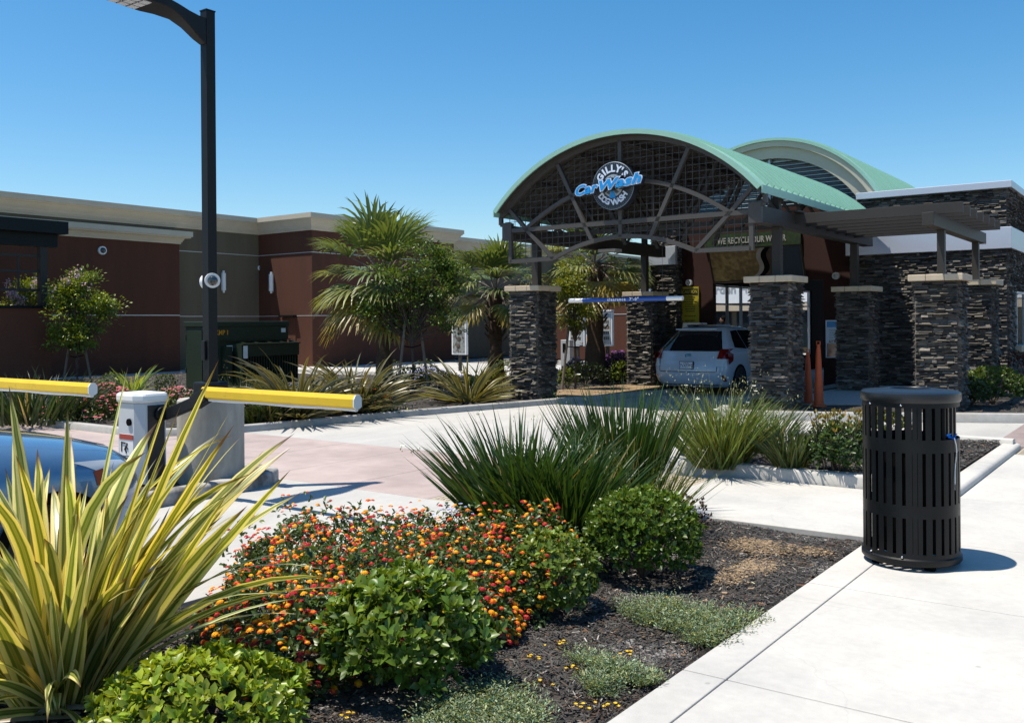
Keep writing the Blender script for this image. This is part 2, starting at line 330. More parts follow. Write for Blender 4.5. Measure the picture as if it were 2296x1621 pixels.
rect_slabs('sidewalk',M['walk'],-1.735,2.2,jb,-.05,0)
rect_slabs('sidewalk_edge',M['walk'],-1.955,-1.741,jb[:8]+[9.35],-.12,.001)
rect_slabs('cross_walk',M['walk'],-4.05,-1.965,[7.3,9.34],-.05,-.001)
# planting beds: gently lumpy soil sheets
def inside(P,poly):
    x,y=P[:,0],P[:,1]; r=np.zeros(len(P),bool); n=len(poly)
    for i in range(n):
        x1,y1=poly[i];x2,y2=poly[(i+1)%n]
        c=((y1>y)!=(y2>y))&(x<(x2-x1)*(y-y1)/((y2-y1)+1e-12)+x1); r^=c
    return r
def bed(name,poly,z,m,amp=.012,step=.08):
    # a grid clipped to the polygon, edge row snapped
    import mathutils.geometry as mg
    pts=[Vector(p) for p in poly]; A=np.array(poly); lo=A.min(0); hi=A.max(0)
    gx,gy=np.meshgrid(np.arange(lo[0],hi[0],step),np.arange(lo[1],hi[1],step)); Q=np.stack([gx.ravel(),gy.ravel()],1)
    Q=Q+rng.uniform(-step*.3,step*.3,Q.shape); Q=Q[inside(Q,poly)]
    verts=[Vector(p) for p in poly]+[Vector(q) for q in Q]; n=len(poly)
    vs,es,fs,_,_,_=mg.delaunay_2d_cdt(verts,[(i,(i+1)%n) for i in range(n)],[],1,1e-5)
    V=np.array([(v.x,v.y,z) for v in vs]); k=np.arange(len(V))>=n
    V[k,2]+=amp*(np.sin(V[k,0]*5+V[k,1]*2.3)+np.sin(V[k,1]*6.1-V[k,0]*1.7))+rng.uniform(-amp*.5,amp*.5,k.sum())
    mb=MB(); mb.raw(V,[tuple(f) for f in fs]); return props(mb.build(name,m),kind='structure')
def chips(name,poly,z,n,label,tan=False,L=(.02,.06),W=(.004,.010),amp=.012,big=0):
    A=np.array(poly); Q=rng.uniform(A.min(0),A.max(0),(n*2,2)); Q=Q[inside(Q,poly)][:n]; n=len(Q)
    az=rng.uniform(0,2*np.pi,n); el=rng.normal(0,.22,n); l=rng.uniform(*L,n); wd=rng.uniform(*W,n)
    zz=z+amp*(np.sin(Q[:,0]*5+Q[:,1]*2.3)+np.sin(Q[:,1]*6.1-Q[:,0]*1.7))+.004+rng.uniform(0,.012,n)
    d=np.stack([np.cos(az)*np.cos(el),np.sin(az)*np.cos(el),np.sin(el)],1); s=np.stack([-np.sin(az),np.cos(az),rng.normal(0,.35,n)],1)
    C=np.stack([Q[:,0],Q[:,1],zz],1)
    V=np.stack([C-d*l[:,None]/2-s*wd[:,None]/2,C-d*l[:,None]/2+s*wd[:,None]/2*.8,C+d*l[:,None]/2+s*wd[:,None]/2*.6,C+d*l[:,None]/2-s*wd[:,None]/2],1).reshape(-1,3)
    base=rng.lognormal(math.log(.042),.45,n); 
    pale=rng.random(n)<.035; base[pale]=rng.uniform(.10,.38,pale.sum())
    col=np.stack([base*1.06,base*.97,base*.88],1); red=rng.random(n)<.05; col[red]=np.array([.14,.075,.04])*rng.uniform(.5,1.4,(red.sum(),1))
    if tan: col=np.array([[.15,.10,.06]])*rng.lognormal(0,.5,(n,1))
    me=mkmesh(name,V,[np.arange(n*4).reshape(-1,4)],np.repeat(np.clip(col,0,.6),4,axis=0))
    o=rawobj(name,me,M['bark']); o.rotation_euler=(0,0,ROT); return props(o,label,'dead leaves' if tan else 'bark mulch',kind='stuff')
bed1=[(-4.83,-2),(-1.96,-2),(-1.96,7.28),(-3.6,7.5),(-4.5,7.3),(-4.83,6.8)]
bed('planting_bed_soil',bed1,-.035,M['soil'])
chips('bark_mulch',[(-4.8,1.6),(-1.98,1.6),(-1.98,7.25),(-3.6,7.45),(-4.5,7.25),(-4.8,6.8)],-.035,60000,'dark shredded bark mulch covering the near flower bed beside the sidewalk')
chips('leaf_litter',[(-4.6,1.9),(-2.2,1.9),(-2.1,5.5),(-2.6,6.2),(-4.6,6.0)],-.030,700,'tan dead leaves and twigs lying on the near mulch',L=(.015,.05),W=(.004,.014),tan=True)
# bare sandy patch in the near bed: thousands of crumbs of sandy soil
def crumbs(name,blobs,z,label):
    Q=np.concatenate([rng.normal(0,1,(n,2))*np.array([sa,sb])*.36+np.array([ca,cb]) for ca,cb,sa,sb,n in blobs]); n=len(Q); az=rng.uniform(0,6.28,n); l=rng.uniform(.004,.013,n)[:,None]
    zz=z+.012*(np.sin(Q[:,0]*5+Q[:,1]*2.3)+np.sin(Q[:,1]*6.1-Q[:,0]*1.7))+rng.uniform(.004,.014,n); C=np.stack([Q[:,0],Q[:,1],zz],1); d=np.stack([np.cos(az),np.sin(az),rng.normal(0,.15,n)],1)*l; e=np.stack([-np.sin(az),np.cos(az),rng.normal(0,.15,n)],1)*l*.8
    V=np.stack([C-d,C-e,C+d,C+e],1).reshape(-1,3); col=np.array([[.27,.19,.11]])*rng.lognormal(0,.25,(n,1)); me=mkmesh(name,V,[np.arange(n*4).reshape(-1,4)],np.repeat(col,4,axis=0)); o=rawobj(name,me,M['bark']); o.rotation_euler=(0,0,ROT); return props(o,label,'bare soil',kind='stuff')
crumbs('sandy_soil',[(-2.58,6.62,.24,.24,9000),(-2.40,6.05,.15,.34,9000),(-2.25,6.75,.2,.16,1200),(-2.45,5.65,.2,.16,1200)],-.035,'bare sandy soil showing through the mulch near the trash can')
# second bed (raised, kerbed)
bed2=[(-4.75,9.5),(-1.95,9.5),(-1.95,13.15),(-3.0,13.2),(-4.3,12.75),(-4.8,11.9)]
bed('side_bed_soil',bed2,.075,M['soil'],step=.12)
chips('side_bed_mulch',bed2,.075,14000,'dark bark mulch in the kerbed bed behind the trash can',L=(.03,.07),W=(.008,.016))
def kerb(name,path,wd=.15,h=.13,z0=-.05,closed=False,joints=True,m='kerb',seg=2.4):
    P=[Vector((*p,0)) for p in path]; n=len(P); mb=MB(); prof=[(0,z0),(0,h-.03),(.012,h-.008),(.035,h),(wd-.015,h),(wd,h-.015),(wd,z0)]
    N=[]
    for i in range(n):
        if closed: d0=(P[i]-P[i-1]).normalized(); d1=(P[(i+1)%n]-P[i]).normalized()
        else: d1=(P[min(i+1,n-1)]-P[max(i,0)] if i<n-1 else P[i]-P[i-1]).normalized(); d0=(P[i]-P[i-1]).normalized() if i>0 else d1
        m0=Vector((-d0.y,d0.x,0)); m1=Vector((-d1.y,d1.x,0)); q=(m0+m1).normalized(); N.append(q/max(.4,q.dot(m0)))
    for i in range(n if closed else n-1):
        j=(i+1)%n; L=(P[j]-P[i]).length; k=max(1,round(L/seg)) if joints else 1
        for s in range(k):
            g=.004/max(L,.01) if joints and L>1 else 0
            t0=s/k+(g if s>0 else 0); t1=(s+1)/k-(g if s<k-1 else 0); V=[]
            for t in (t0,t1):
                p=P[i].lerp(P[j],t); q=N[i].lerp(N[j],t)
                for x,z in prof: V.append((p.x+q.x*x,p.y+q.y*x,z))
            m_=len(prof); mb.raw(V,[(x,m_+x,m_+x+1,x+1) for x in range(m_-1)]+[tuple(range(m_))[::-1],tuple(range(m_,2*m_))][::1])
    return props(mb.build(name,M[m],smooth=50),kind='structure')
# path runs so that the planted side is on its left
kerb('side_bed_kerb',[(-1.80,13.3),(-3.0,13.38),(-4.45,12.9),(-4.98,11.9),(-4.98,9.95),(-4.86,9.6),(-4.55,9.38),(-1.8,9.35)],m='walk')
kerb('sidewalk_kerb',[(-1.74,9.36),(-1.74,13.3)],wd=.2,m='walk',h=.07)
leftk=[(-9.6,24),(-9.62,19),(-10.40,15.97),(-11.0,13.6),(-11.35,12.2),(-11.75,9.6),(-11.95,8.8),(-12.4,8.25),(-13.1,8.0),(-15.4,8.0),(-22,8.0),(-27,8.0)]
kerb('far_bed_kerb',leftk,h=.11)
fb=[(-27,8.15),(-15.4,8.15),(-13.1,8.15),(-12.5,8.35),(-12.1,8.9),(-11.9,9.6),(-11.5,12.2),(-11.15,13.6),(-10.55,15.97),(-9.77,19),(-9.75,24),(-11.7,24),(-11.7,30),(-15.6,30),(-17,22),(-21,20.5),(-27,20)]
bed('far_bed_soil',fb,.055,M['soil'],amp=.015,step=.35)
chips('far_bed_mulch',fb,.055,26000,'brown bark mulch spread over the planted bed across the drive',L=(.04,.10),W=(.012,.03),amp=.015)
structure('far_dirt_patch',MB().prism([(-11.6,16.6),(-10.2,16.4),(-9.95,18.6),(-10.1,20.4),(-11.4,20.6),(-11.9,18.6)],.05,.078),M['dirt'])
structure('service_path',MB().box(-26,-16,21.5,23.2,.0,.10),M['walk'])
frontk=[(-6.62,24),(-6.62,15.7),(-6.5,15.2),(-6.1,15.02),(-5.84,15.0),(-4.85,15.36),(-2.14,16.72),(.6,17.9),(6,20)]
kerb('building_kerb',frontk[::-1],h=.15)
bp=[(-6.48,22.3),(-6.48,15.8),(-6.36,15.3),(-6.05,15.17),(-5.84,15.15),(-4.9,15.5),(-2.2,16.87),(.54,18.05),(6,20.2),(6,34),(-3.1,34),(-3.1,22.3)]
bed('building_bed_soil',bp,.12,M['soil'],amp=.008,step=.3)
chips('building_bed_mulch',[(-3.9,16.2),(-2.2,16.95),(.5,18.1),(5,20),(5,26),(-3,26),(-3.0,17.6)],.12,7000,'dark bark mulch at the foot of the stone wall on the right',L=(.03,.08),W=(.01,.02),amp=.008)
structure('canopy_pavement',MB().prism([(-6.3,22.2),(-6.3,16.8),(-5.4,16.8),(-4.0,17.6),(-3.3,18.4),(-3.3,22.2)],.1,.142),M['kerb'])
# gate island
isl=[(-7.55,-3),(-7.55,2),(-7.55,4.4),(-7.55,5.9),(-7.62,6.25),(-7.80,6.5),(-8.1,6.58),(-8.4,6.5),(-8.6,6.25),(-8.75,5.8),(-8.8,4.4),(-8.8,-3)]
kerb('island_kerb',isl,h=.14,joints=True,m='kerbdirtyshade')
bed('island_soil',[(-7.7,-3),(-7.7,5.8),(-7.85,6.3),(-8.1,6.43),(-8.35,6.35),(-8.6,5.9),(-8.65,-3)],.09,M['soil'],step=.1)
structure('island_pad',MB().box(-8.72,-8.2,4.85,5.62,.03,.125),M['kerb'],bev=.01)
# ---------------------------------------------------------------- stone cladding
def ledge_face(mb,p0,p1,z0,z1,nrm,rh=(.022,.052),rl=(.05,.24),seed=0,holes=()):
    r=np.random.default_rng(seed); A=[];C=[]; p0=np.array(p0,float);p1=np.array(p1,float); L=np.linalg.norm(p1-p0); d=(p1-p0)/L; nr=np.array(nrm,float)
    z=z0
    while z<z1-.005:
        h=min(r.uniform(*rh),z1-z); x=-r.uniform(0,.15)
        rowoff=r.uniform(0,.012)
        while x<L:
            l=r.uniform(*rl)*(1.3 if h>.05 else 1); x0=max(x,-.0); x1=min(x+l,L)
            if x1-x0>.01:
                xm=(x0+x1)/2; ok=True
                for hx0,hx1,hz0,hz1 in holes:
                    if xm>hx0 and xm<hx1 and z+h/2>hz0 and z+h/2<hz1: ok=False
                if ok:
                    hh=h*(.5 if r.random()<.18 else 1)
                    for zz in ((z,z+hh),(z+hh,z+h)) if hh<h else ((z,z+h),):
                        o=r.choice([.004,.020,.038,.056],p=[.30,.30,.24,.16])+rowoff+r.uniform(-.006,.006); tlt=r.uniform(-.002,.032)
                        q=[]
                        for zc,k in ((zz[0]+.0015,0),(zz[1]-.0015,1)):
                            for dep in (-.03,0.):
                                for xx in (x0+.0015,x1-.0015):
                                    oo=-.03 if dep<0 else o+(-tlt if k else tlt)+r.uniform(-.007,.007)
                                    pt=p0+d*(xx+(0 if dep<0 else r.uniform(-.004,.004)))+nr*oo; q.append((pt[0],pt[1],zc+(0 if dep<0 else r.uniform(-.006,.006))))
                        A.append(q)
                        g=r.uniform(.038,.10)*(1.8 if r.random()<.2 else 1); wm=r.uniform(0,1); C.append((g*(1.05+.20*wm),g*(.98+.06*wm),g*(.90-.10*wm)))
            x+=l
        z+=h
    mb.boxes(np.array(A),np.array(C))
def stone_box(mb,a0,a1,b0,b1,z0,z1,seed,faces='fr'):
    mb.box(a0+.01,a1-.01,b0+.01,b1-.01,z0,z1,(.05,.05,.05))
    if 'f' in faces: ledge_face(mb,(a0,b0),(a1,b0),z0,z1,(0,-1),seed=seed)
    if 'r' in faces: ledge_face(mb,(a1,b0),(a1,b1),z0,z1,(1,0),seed=seed+1)
    if 'l' in faces: ledge_face(mb,(a0,b1),(a0,b0),z0,z1,(-1,0),seed=seed+2)
    if 'k' in faces: ledge_face(mb,(a1,b1),(a0,b1),z0,z1,(0,1),seed=seed+3)
def column(a1,b0,z0,zc,seed,label,w=.72):
    a0=a1-w; b1=b0+w; t=thing('stone_column',label,'column',(a0+a1)/2,(b0+b1)/2,z0,group='stone clad columns under the canopy and pergola')
    mb=MB(); stone_box(mb,a0+.03,a1-.03,b0+.03,b1-.03,z0,zc-.11,seed,'frlk'); mb.build('stone_shaft',M['stone'],t)
    cp=MB(); e=.07
    for i in range(3):
        x0=a0-e+(w+2*e)*i/3; x1=a0-e+(w+2*e)*(i+1)/3-.004
        cp.box(x0,x1,b0-e,b0+w/2,zc-.11,zc); cp.box(x0,x1,b0+w/2+.004,b1+e,zc-.11,zc)
    cp.build('cap_stone',M['cap'],t,bev=.012)
    return ((a0+a1)/2,(b0+b1)/2)
c1=column(-10.74,15.64,.03,2.40,10,'stone column at the front left of the arched canopy, beside the bronze flax')
c3=column(-5.53,15.64,.1,2.42,20,'stone column at the front right of the arched canopy, right of the white car')
c2=column(-10.62,20.4,.03,2.38,30,'stone column at the back left of the canopy, left of the white car')
c4=column(-5.45,20.3,.1,2.36,40,'shaded stone column between the orange cones and the stone wall')
c5=column(-3.08,16.80,.1,2.40,50,'sunlit stone column under the front end of the pergola, behind the trash can')
c6=column(-3.06,19.95,.1,2.41,60,'narrowest looking stone column under the back end of the pergola')
# ---------------------------------------------------------------- car wash building
cw=thing('car_wash_building','dark stone clad car wash with pale metal bands and oxblood entrance wall','building',-7,22.3)
mb=MB(); BF=22.3
mb.box(-6.43,-3.17,BF+.02,33,0,4.42,(.05,.05,.05))
# window recesses: front (x offset from -6.43) and right side
ledge_face(mb,(-6.43,BF),(-3.15,BF),.05,3.14,(0,-1),seed=70,holes=[(2.02,2.36,.98,2.22)])
ledge_face(mb,(-6.43,BF),(-3.15,BF),3.60,4.44,(0,-1),seed=71)
ledge_face(mb,(-3.15,BF),(-3.15,30),.05,3.14,(1,0),seed=72,holes=[(1.0,2.3,1.05,2.25)])
ledge_face(mb,(-3.15,BF),(-3.15,30),3.60,4.44,(1,0),seed=73)
ledge_face(mb,(-11.62,BF),(-10.87,BF),.05,3.14,(0,-1),seed=74); ledge_face(mb,(-11.62,BF),(-10.87,BF),3.6,4.44,(0,-1),seed=75)
ledge_face(mb,(-10.87,BF),(-10.87,BF+.5),.05,4.44,(1,0),seed=76)
mb.box(-11.60,-10.89,BF+.02,24,0,4.42,(.05,.05,.05))
mb.build('stone_wall',M['stone'],cw)
mb=MB(); mb.box(-6.50,-3.04,BF-.11,33,3.14,3.60); mb.box(-11.7,-10.86,BF-.11,24,3.13,3.62); mb.build('metal_band',M['white_metal'],cw,bev=.01)
mb=MB(); mb.box(-6.25,-3.03,BF-.12,33,4.43,4.58); mb.build('parapet_coping',M['white_metal'],cw,bev=.008)
mb=MB(); mb.box(-7.3,-6.30,BF-.1,BF+.1,4.36,4.46); mb.build('flashing',M['louvre'],cw)
mb=MB(); R0=BF+.28
mb.box(-10.87,-9.99,R0,R0+.2,0,4.44); mb.box(-7.15,-6.43,R0,R0+.2,0,4.44); mb.box(-9.99,-7.15,R0,R0+.2,2.62,4.44)
mb.build('entrance_wall',M['redwall'],cw)
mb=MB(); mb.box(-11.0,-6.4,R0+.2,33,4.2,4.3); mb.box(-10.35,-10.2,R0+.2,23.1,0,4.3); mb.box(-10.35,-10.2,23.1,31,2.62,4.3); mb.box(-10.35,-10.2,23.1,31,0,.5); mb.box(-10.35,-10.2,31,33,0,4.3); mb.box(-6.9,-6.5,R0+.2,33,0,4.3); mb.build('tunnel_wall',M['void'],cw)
mb=MB(); mb.box(-10.2,-6.9,R0+.2,33,.0,.012); mb.build('tunnel_floor',M['kerb'],cw)
for o_,(bw0,bw1,sx) in {'f':(-4.41,-4.07,0)}.items():
    fr=MB(); fr.box(bw0,bw0+.05,BF-.01,BF+.05,.98,2.22); fr.box(bw1-.05,bw1,BF-.01,BF+.05,.98,2.22); fr.box(bw0+.05,bw1-.05,BF-.01,BF+.05,2.17,2.22)
    wf=fr.build('window_frame',M['lightgrey'],cw); g=MB().box(bw0+.05,bw1-.05,BF+.012,BF+.018,.98,2.17); g.build('window_pane',M['winglass'],wf)
    MB().box(bw0-.17,bw1+.1,BF-.14,BF,.84,.98).build('window_sill',M['cap'],cw,bev=.015)
fr=MB(); fr.box(-3.16,-3.10,23.3,23.36,1.05,2.25); fr.box(-3.16,-3.10,24.54,24.6,1.05,2.25); fr.box(-3.16,-3.1,23.36,24.54,2.2,2.25)
wf=fr.build('window_frame',M['lightgrey'],cw); MB().box(-3.142,-3.132,23.36,24.54,1.05,2.2).build('window_pane',M['winglass'],wf)
MB().box(-3.15,-2.98,23.1,24.8,.91,1.05).build('window_sill',M['cap'],cw,bev=.015)
for a_,z_ in ((PB(1547,634,R0)[0],PB(1547,634,R0)[1]),(PB(1876,619,R0)[0],PB(1876,619,R0)[1])):
    l=MB(); 
    V=[];n=20
    for yy,r in ((R0-.002,.085),(R0-.09,.085),(R0-.09,.055),(R0-.03,.05)): V+= [(a_+r*math.cos(2*math.pi*i/n),yy,z_+r*math.sin(2*math.pi*i/n)) for i in range(n)]
    l.raw(V,[(j*n+i,j*n+(i+1)%n,(j+1)*n+(i+1)%n,(j+1)*n+i) for j in range(3) for i in range(n)]+[tuple(range(3*n,4*n))]); l.build('wall_camera',M['lightgrey'],cw)
# back barrel roof on top of the building
def arch(ac,R,zc,half,n=28):
    t0=math.asin(half/R); return [(ac+R*math.sin(-t0+2*t0*i/n),zc+R*math.cos(-t0+2*t0*i/n)) for i in range(n+1)]
def arch_shell(mb,ac,R,zc,half,th,b0,b1,n=28,col=None):
    o=arch(ac,R,zc,half,n); t0=math.asin(half/R); i_=[(ac+(R-th)*math.sin(-t0+2*t0*i/n),zc+(R-th)*math.cos(-t0+2*t0*i/n)) for i in range(n+1)]; m=n+1
    V=[(x,b0,z) for x,z in o]+[(x,b0,z) for x,z in i_]+[(x,b1,z) for x,z in o]+[(x,b1,z) for x,z in i_]
    Fc=[]
    for i in range(n): Fc+= [(i,i+1,m+i+1,m+i),(2*m+i+1,2*m+i,3*m+i,3*m+i+1),(i+1,i,2*m+i,2*m+i+1),(m+i,m+i+1,3*m+i+1,3*m+i)]
    Fc+=[(0,m,3*m,2*m),(n,2*m+n,3*m+n,m+n)]; mb.raw(V,Fc,col)
BB=22.95; AC=-8.70; hb=2.83; rb=3.20; zb=6.27-rb
mb=MB(); arch_shell(mb,AC,rb,zb,hb,.07,BB,30)
for k in range(17):
    b=BB+.28+k*.42; arch_shell(mb,AC,rb+.045,zb,hb,.05,b,b+.045)
mb.build('back_roof',M['green'],cw,smooth=30)
mb=MB(); arch_shell(mb,AC,rb-.075,zb,hb-.07,.14,BB+.04,BB+.14); arch_shell(mb,AC,rb-.20,zb,hb-.18,.30,BB+.13,BB+.25);
mb.build('arch_fascia',M['cream'],cw,smooth=30)
mb=MB(); rg=rb-.48
mb.vprism([(AC+rg*math.sin(t),max(4.44,zb+rg*math.cos(t))) for t in np.linspace(-1.25,1.25,30)][::-1],BB+.42,BB+.45)
z=4.5
while z<zb+rg-.06:
    hw=math.sqrt(max(0,rg*rg-(z-zb)**2)) if z>zb else rg
    mb.beam((AC-hw,BB+.33,z),(AC+hw,BB+.33,z),.10,.02,up=(0,-.6,.8)); mb.box(AC-hw,AC+hw,BB+.37,BB+.40,z-.02,z+.055); z+=.105
mb.box(AC-.03,AC+.03,BB+.26,BB+.32,4.44,zb+rg)
mb.build('gable_louvre',M['louvre'],cw)
# glazed far end of the wash tunnel
mb=MB()
for k in range(9): mb.box(-10.31,-10.24,23.15+k*.97,23.22+k*.97,.5,2.62)
for z_ in (PA(1610,684,-10.25)[1],2.56): mb.box(-10.30,-10.25,23.1,31,z_,z_+.05)
gf=mb.build('glazing_frame',M['lightgrey'],cw)
mb=MB(); mb.path([(-9.32,23.4,0.4),(-9.32,23.4,1.85),(-9.29,23.4,2.02),(-9.2,23.4,2.14),(-9.05,23.4,2.2),(-8.7,23.4,2.22)],.05,8); mb.build('blue_pipe',M['blue'],cw,smooth=True)
# wall sign above the entrance and the polished leaning panel, its reflection painted on
ws=thing('wall_banner','green banner reading WE RECYCLE OUR WATER above the wash entrance','sign',-8.6,R0,3.2)
zt=3.62; aB0=PB(1583,550,R0)[0]; aB1=PB(1797,540,R0)[0]; aT0=PB(1611,545,R0)[0]; aT1=PB(1764,545,R0)[0]
zB0=PB(1690,560,R0-.05)[1]; zB1=PB(1690,521,R0-.05)[1]; zTx=PB(1690,538,R0-.05)[1]
MB().box(aB0,aB1,R0-.06,R0-.01,zB0,zB1).build('banner_panel',M['signgreen'],ws)
mb=MB(); V_,_=text_mesh('WE RECYCLE OUR WATER',.215); put_text(mb,'WE RECYCLE OUR WATER',(aT0+aT1)/2,R0-.065,zTx,.215,ext=.006,off=.004,sx=(aT1-aT0)/(V_[:,0].max()-V_[:,0].min())); mb.build('lettering',M['textgrey'],ws)
pnl=thing('painted_reflection_panel','framed trapezoid panel with mottled golden brown and slate picture over the wash entrance','reflective_panel',-8.5,R0-.1,2.65)  # ground reflection painted on the panel as flat colour
def quadpanel(c,th,name,m,parent):
    v=[Vector(x) for x in c]; nn=(v[1]-v[0]).cross(v[3]-v[0]).normalized()*th; V=[tuple(x) for x in v]+[tuple(x-nn) for x in v]
    b=MB(); b.raw(V,[(0,1,2,3),(7,6,5,4)]+[(i,4+i,4+(i+1)%4,(i+1)%4) for i in range(4)]); return b.build(name,m,parent)
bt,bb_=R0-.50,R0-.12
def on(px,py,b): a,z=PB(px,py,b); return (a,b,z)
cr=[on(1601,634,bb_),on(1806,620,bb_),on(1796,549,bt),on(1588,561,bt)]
quadpanel(cr,.03,'reflection_face',M['mirror'],pnl)
def qp(u,v,o=.006):
    c=[Vector(x) for x in cr]; q=(c[0]*(1-u)+c[1]*u)*(1-v)+(c[3]*(1-u)+c[2]*u)*v; return q+Vector((0,-o,-.004))
def strip(name,m,f0,f1,o):
    V=[];k=14
    for i in range(k+1): V+= [tuple(qp(f0(i/k),i/k,o)),tuple(qp(f1(i/k),i/k,o))]
    b=MB(); b.raw(V,[(2*i,2*i+1,2*i+3,2*i+2) for i in range(k)]); return b.build(name,m,pnl)
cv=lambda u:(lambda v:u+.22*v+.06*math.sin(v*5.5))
strip('reflected_kerb_strip',M['kerb'],cv(.40),cv(.45),.008); strip('reflected_road_strip',M['void'],cv(.45),cv(.51),.008); strip('reflected_kerb_strip',M['trunk'],cv(.51),cv(.56),.008); strip('reflected_slate_strip',mat('mural_slate',(.035,.055,.075),.4),cv(.56),lambda v:.985,.008)  # reflected kerb and road curves painted on as flat strips
mb=MB()
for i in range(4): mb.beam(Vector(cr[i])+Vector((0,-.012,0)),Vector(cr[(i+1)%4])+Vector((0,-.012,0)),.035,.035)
mb.build('reflection_frame',M['steel'],pnl)
# ---------------------------------------------------------------- arched canopy
cn=thing('arched_canopy','green barrel roofed canopy with grey steel truss in front of the car wash','canopy',-8.43,15,2.8)
BT=15.0; A0=-8.43; RT=3.54; ZT=1.455
def apt(t,r=RT): return (A0+r*math.sin(t),BT,ZT+r*math.cos(t))
mb=MB(); half=2.745; b1=22.05
arch_shell(mb,A0,RT+.115,ZT,half,.03,BT-.22,b1,36)
for k in range(22):
    b=BT+.12+k*.31; arch_shell(mb,A0,RT+.165,ZT,half,.05,b,b+.04,36)
mb.build('barrel_roof',M['green'],cn,smooth=30)
mb=MB(); arch_shell(mb,A0,RT+.12,ZT,half+.01,.085,BT-.25,BT-.22,36)
for sg in (-1,1):
    x=A0+sg*(half+.01); zz=ZT+math.sqrt((RT+.115)**2-half**2); mb.box(min(x,x+sg*.02),max(x,x+sg*.02),BT-.22,b1,zz-.12,zz+.01)
mb.build('roof_fascia',M['green'],cn,smooth=30)
mb=MB(); arch_shell(mb,A0,RT+.083,ZT,half-.02,.015,BT-.18,b1-.02,36)
for k in range(28):     # corrugated underside
    b=BT-.1+k*.245; arch_shell(mb,A0,RT+.068,ZT,half-.04,.03,b,b+.12,24)
mb.build('roof_deck',M['soffit'],cn)
def bar(mb,p,q,w=.075,b=BT,d=.075): mb.beam((p[0],b,p[1]),(q[0],b,q[1]),d,w,up=Vector((0,1,0)).cross(Vector((q[0]-p[0],0,q[1]-p[1]))).normalized())
def arcbars(mb,pts,w=.075,b=BT):
    for p,q in zip(pts[:-1],pts[1:]): bar(mb,p,q,w,b)
def truss(b,simple=False):
    mb=MB(); th=math.asin(2.62/RT)
    arcbars(mb,[(A0+RT*math.sin(t),ZT+RT*math.cos(t)) for t in np.linspace(-th,th,25)],.09,b)
    m=lambda d:A0+d
    bar(mb,(m(-2.55),3.47),(m(2.55),3.47),.08,b)
    for s in (-1,1):
        bar(mb,(m(s*2.12),3.48),(m(s*2.53),3.90),.07,b); bar(mb,(m(s*1.38),4.70),(m(s*.62),3.18),.07,b)
        if not simple:
            bar(mb,(m(s*2.12),3.48),(m(s*1.48),2.87),.07,b)
            bar(mb,(m(s*2.50),2.86),(m(s*1.48),2.87),.075,b); bar(mb,(m(s*2.50),3.30),(m(s*2.50),2.82),.075,b)
            bar(mb,(m(s*2.50),3.60),(m(s*2.74),3.60),.07,b); bar(mb,(m(s*2.74),3.60),(m(s*2.74),3.76),.07,b); bar(mb,(m(s*2.74),3.76),(m(s*2.56),3.87),.07,b)
            mb.box(min(m(s*2.46),m(s*2.68)),max(m(s*2.46),m(s*2.68)),b-.05,b+.05,3.28,3.62)
        else:
            for q in (.6,1.2): bar(mb,(m(s*q),3.47),(m(s*(q+.5)),4.4-.3*(q-.6)),.05,b)
    bar(mb,(m(0),4.98),(m(0),3.2),.07,b)
    if not simple:
        arcbars(mb,[(m(2.1*x),3.50+.72*(1-x*x)) for x in np.linspace(-1,1,21)],.075,b)
        arcbars(mb,[(m(1.48*x),2.87+.34*(1-x*x)) for x in np.linspace(-1,1,17)],.075,b)
    return mb
truss(BT).build('front_truss',M['truss'],cn)
for b in (16.3,17.7): truss(b,True).build('inner_truss',M['steel'],cn)
mb=MB(); wr=.009
for i in range(-20,21):
    x=A0+i*.128; d=abs(i*.128)
    if d>2.6: continue
    top=ZT+math.sqrt(max(0,(RT-.05)**2-d*d)); bot=2.89 if d>1.48 else 2.87+.34*(1-(d/1.48)**2)
    mb.box(x-wr/2,x+wr/2,BT+.045,BT+.045+wr,bot,top)
for j in range(18):
    z=2.92+j*.122; hw=math.sqrt(max(0,(RT-.05)**2-(z-ZT)**2)) if z>ZT else 0; hw=min(hw,2.5 if z<3.5 else 2.68)
    if z<3.21:
        q=1.48*math.sqrt(max(0,1-(z-2.87)/.34)); 
        for s in (-1,1): mb.box(min(A0+s*q,A0+s*2.5),max(A0+s*q,A0+s*2.5),BT+.056,BT+.056+wr,z-wr/2,z+wr/2)
    else: mb.box(A0-hw,A0+hw,BT+.056,BT+.056+wr,z-wr/2,z+wr/2)
mb.build('wire_mesh',M['wire'],cn)
for s,cx_ in ((-1,c1[0]),(1,c3[0])):
    mb=MB(); x=A0+s*2.57; mb.box(x-.11,x+.11,BT+.06,21.7,3.29,3.57); mb.build('side_beam',M['steel'],cn,bev=.006)
for (cx_,cy_),zb_ in ((c1,2.40),(c3,2.42),(c2,2.38),(c4,2.36)):
    x=A0+(-2.57 if cx_<A0 else 2.57); mb=MB().box(x-.075,x+.075,cy_-.075,cy_+.075,zb_,3.285); mb.box(x-.06,x+.06,cy_-.06,cy_+.06,3.575,3.88); mb.build('post',M['steel'],cn,bev=.005)
mb=MB()
for k in range(6):
    b=15.9+k*.8
    for s in (-1,1): mb.beam((A0+s*2.57,b,3.58),(A0+s*2.2,b,4.15),.05,.05)
for x in (-2.0,-1.0,0,1.0,2.0): mb.box(A0+x-.03,A0+x+.03,BT+.1,b1-.05,ZT+math.sqrt(RT**2-x*x)-.05,ZT+math.sqrt(RT**2-x*x)+.03)
mb.build('purlin',M['soffit'],cn)
mb=MB().box(A0-2.40,A0-1.95,18.2,18.5,3.22,3.285); mb.build('canopy_light',M['lightgrey'],cn)
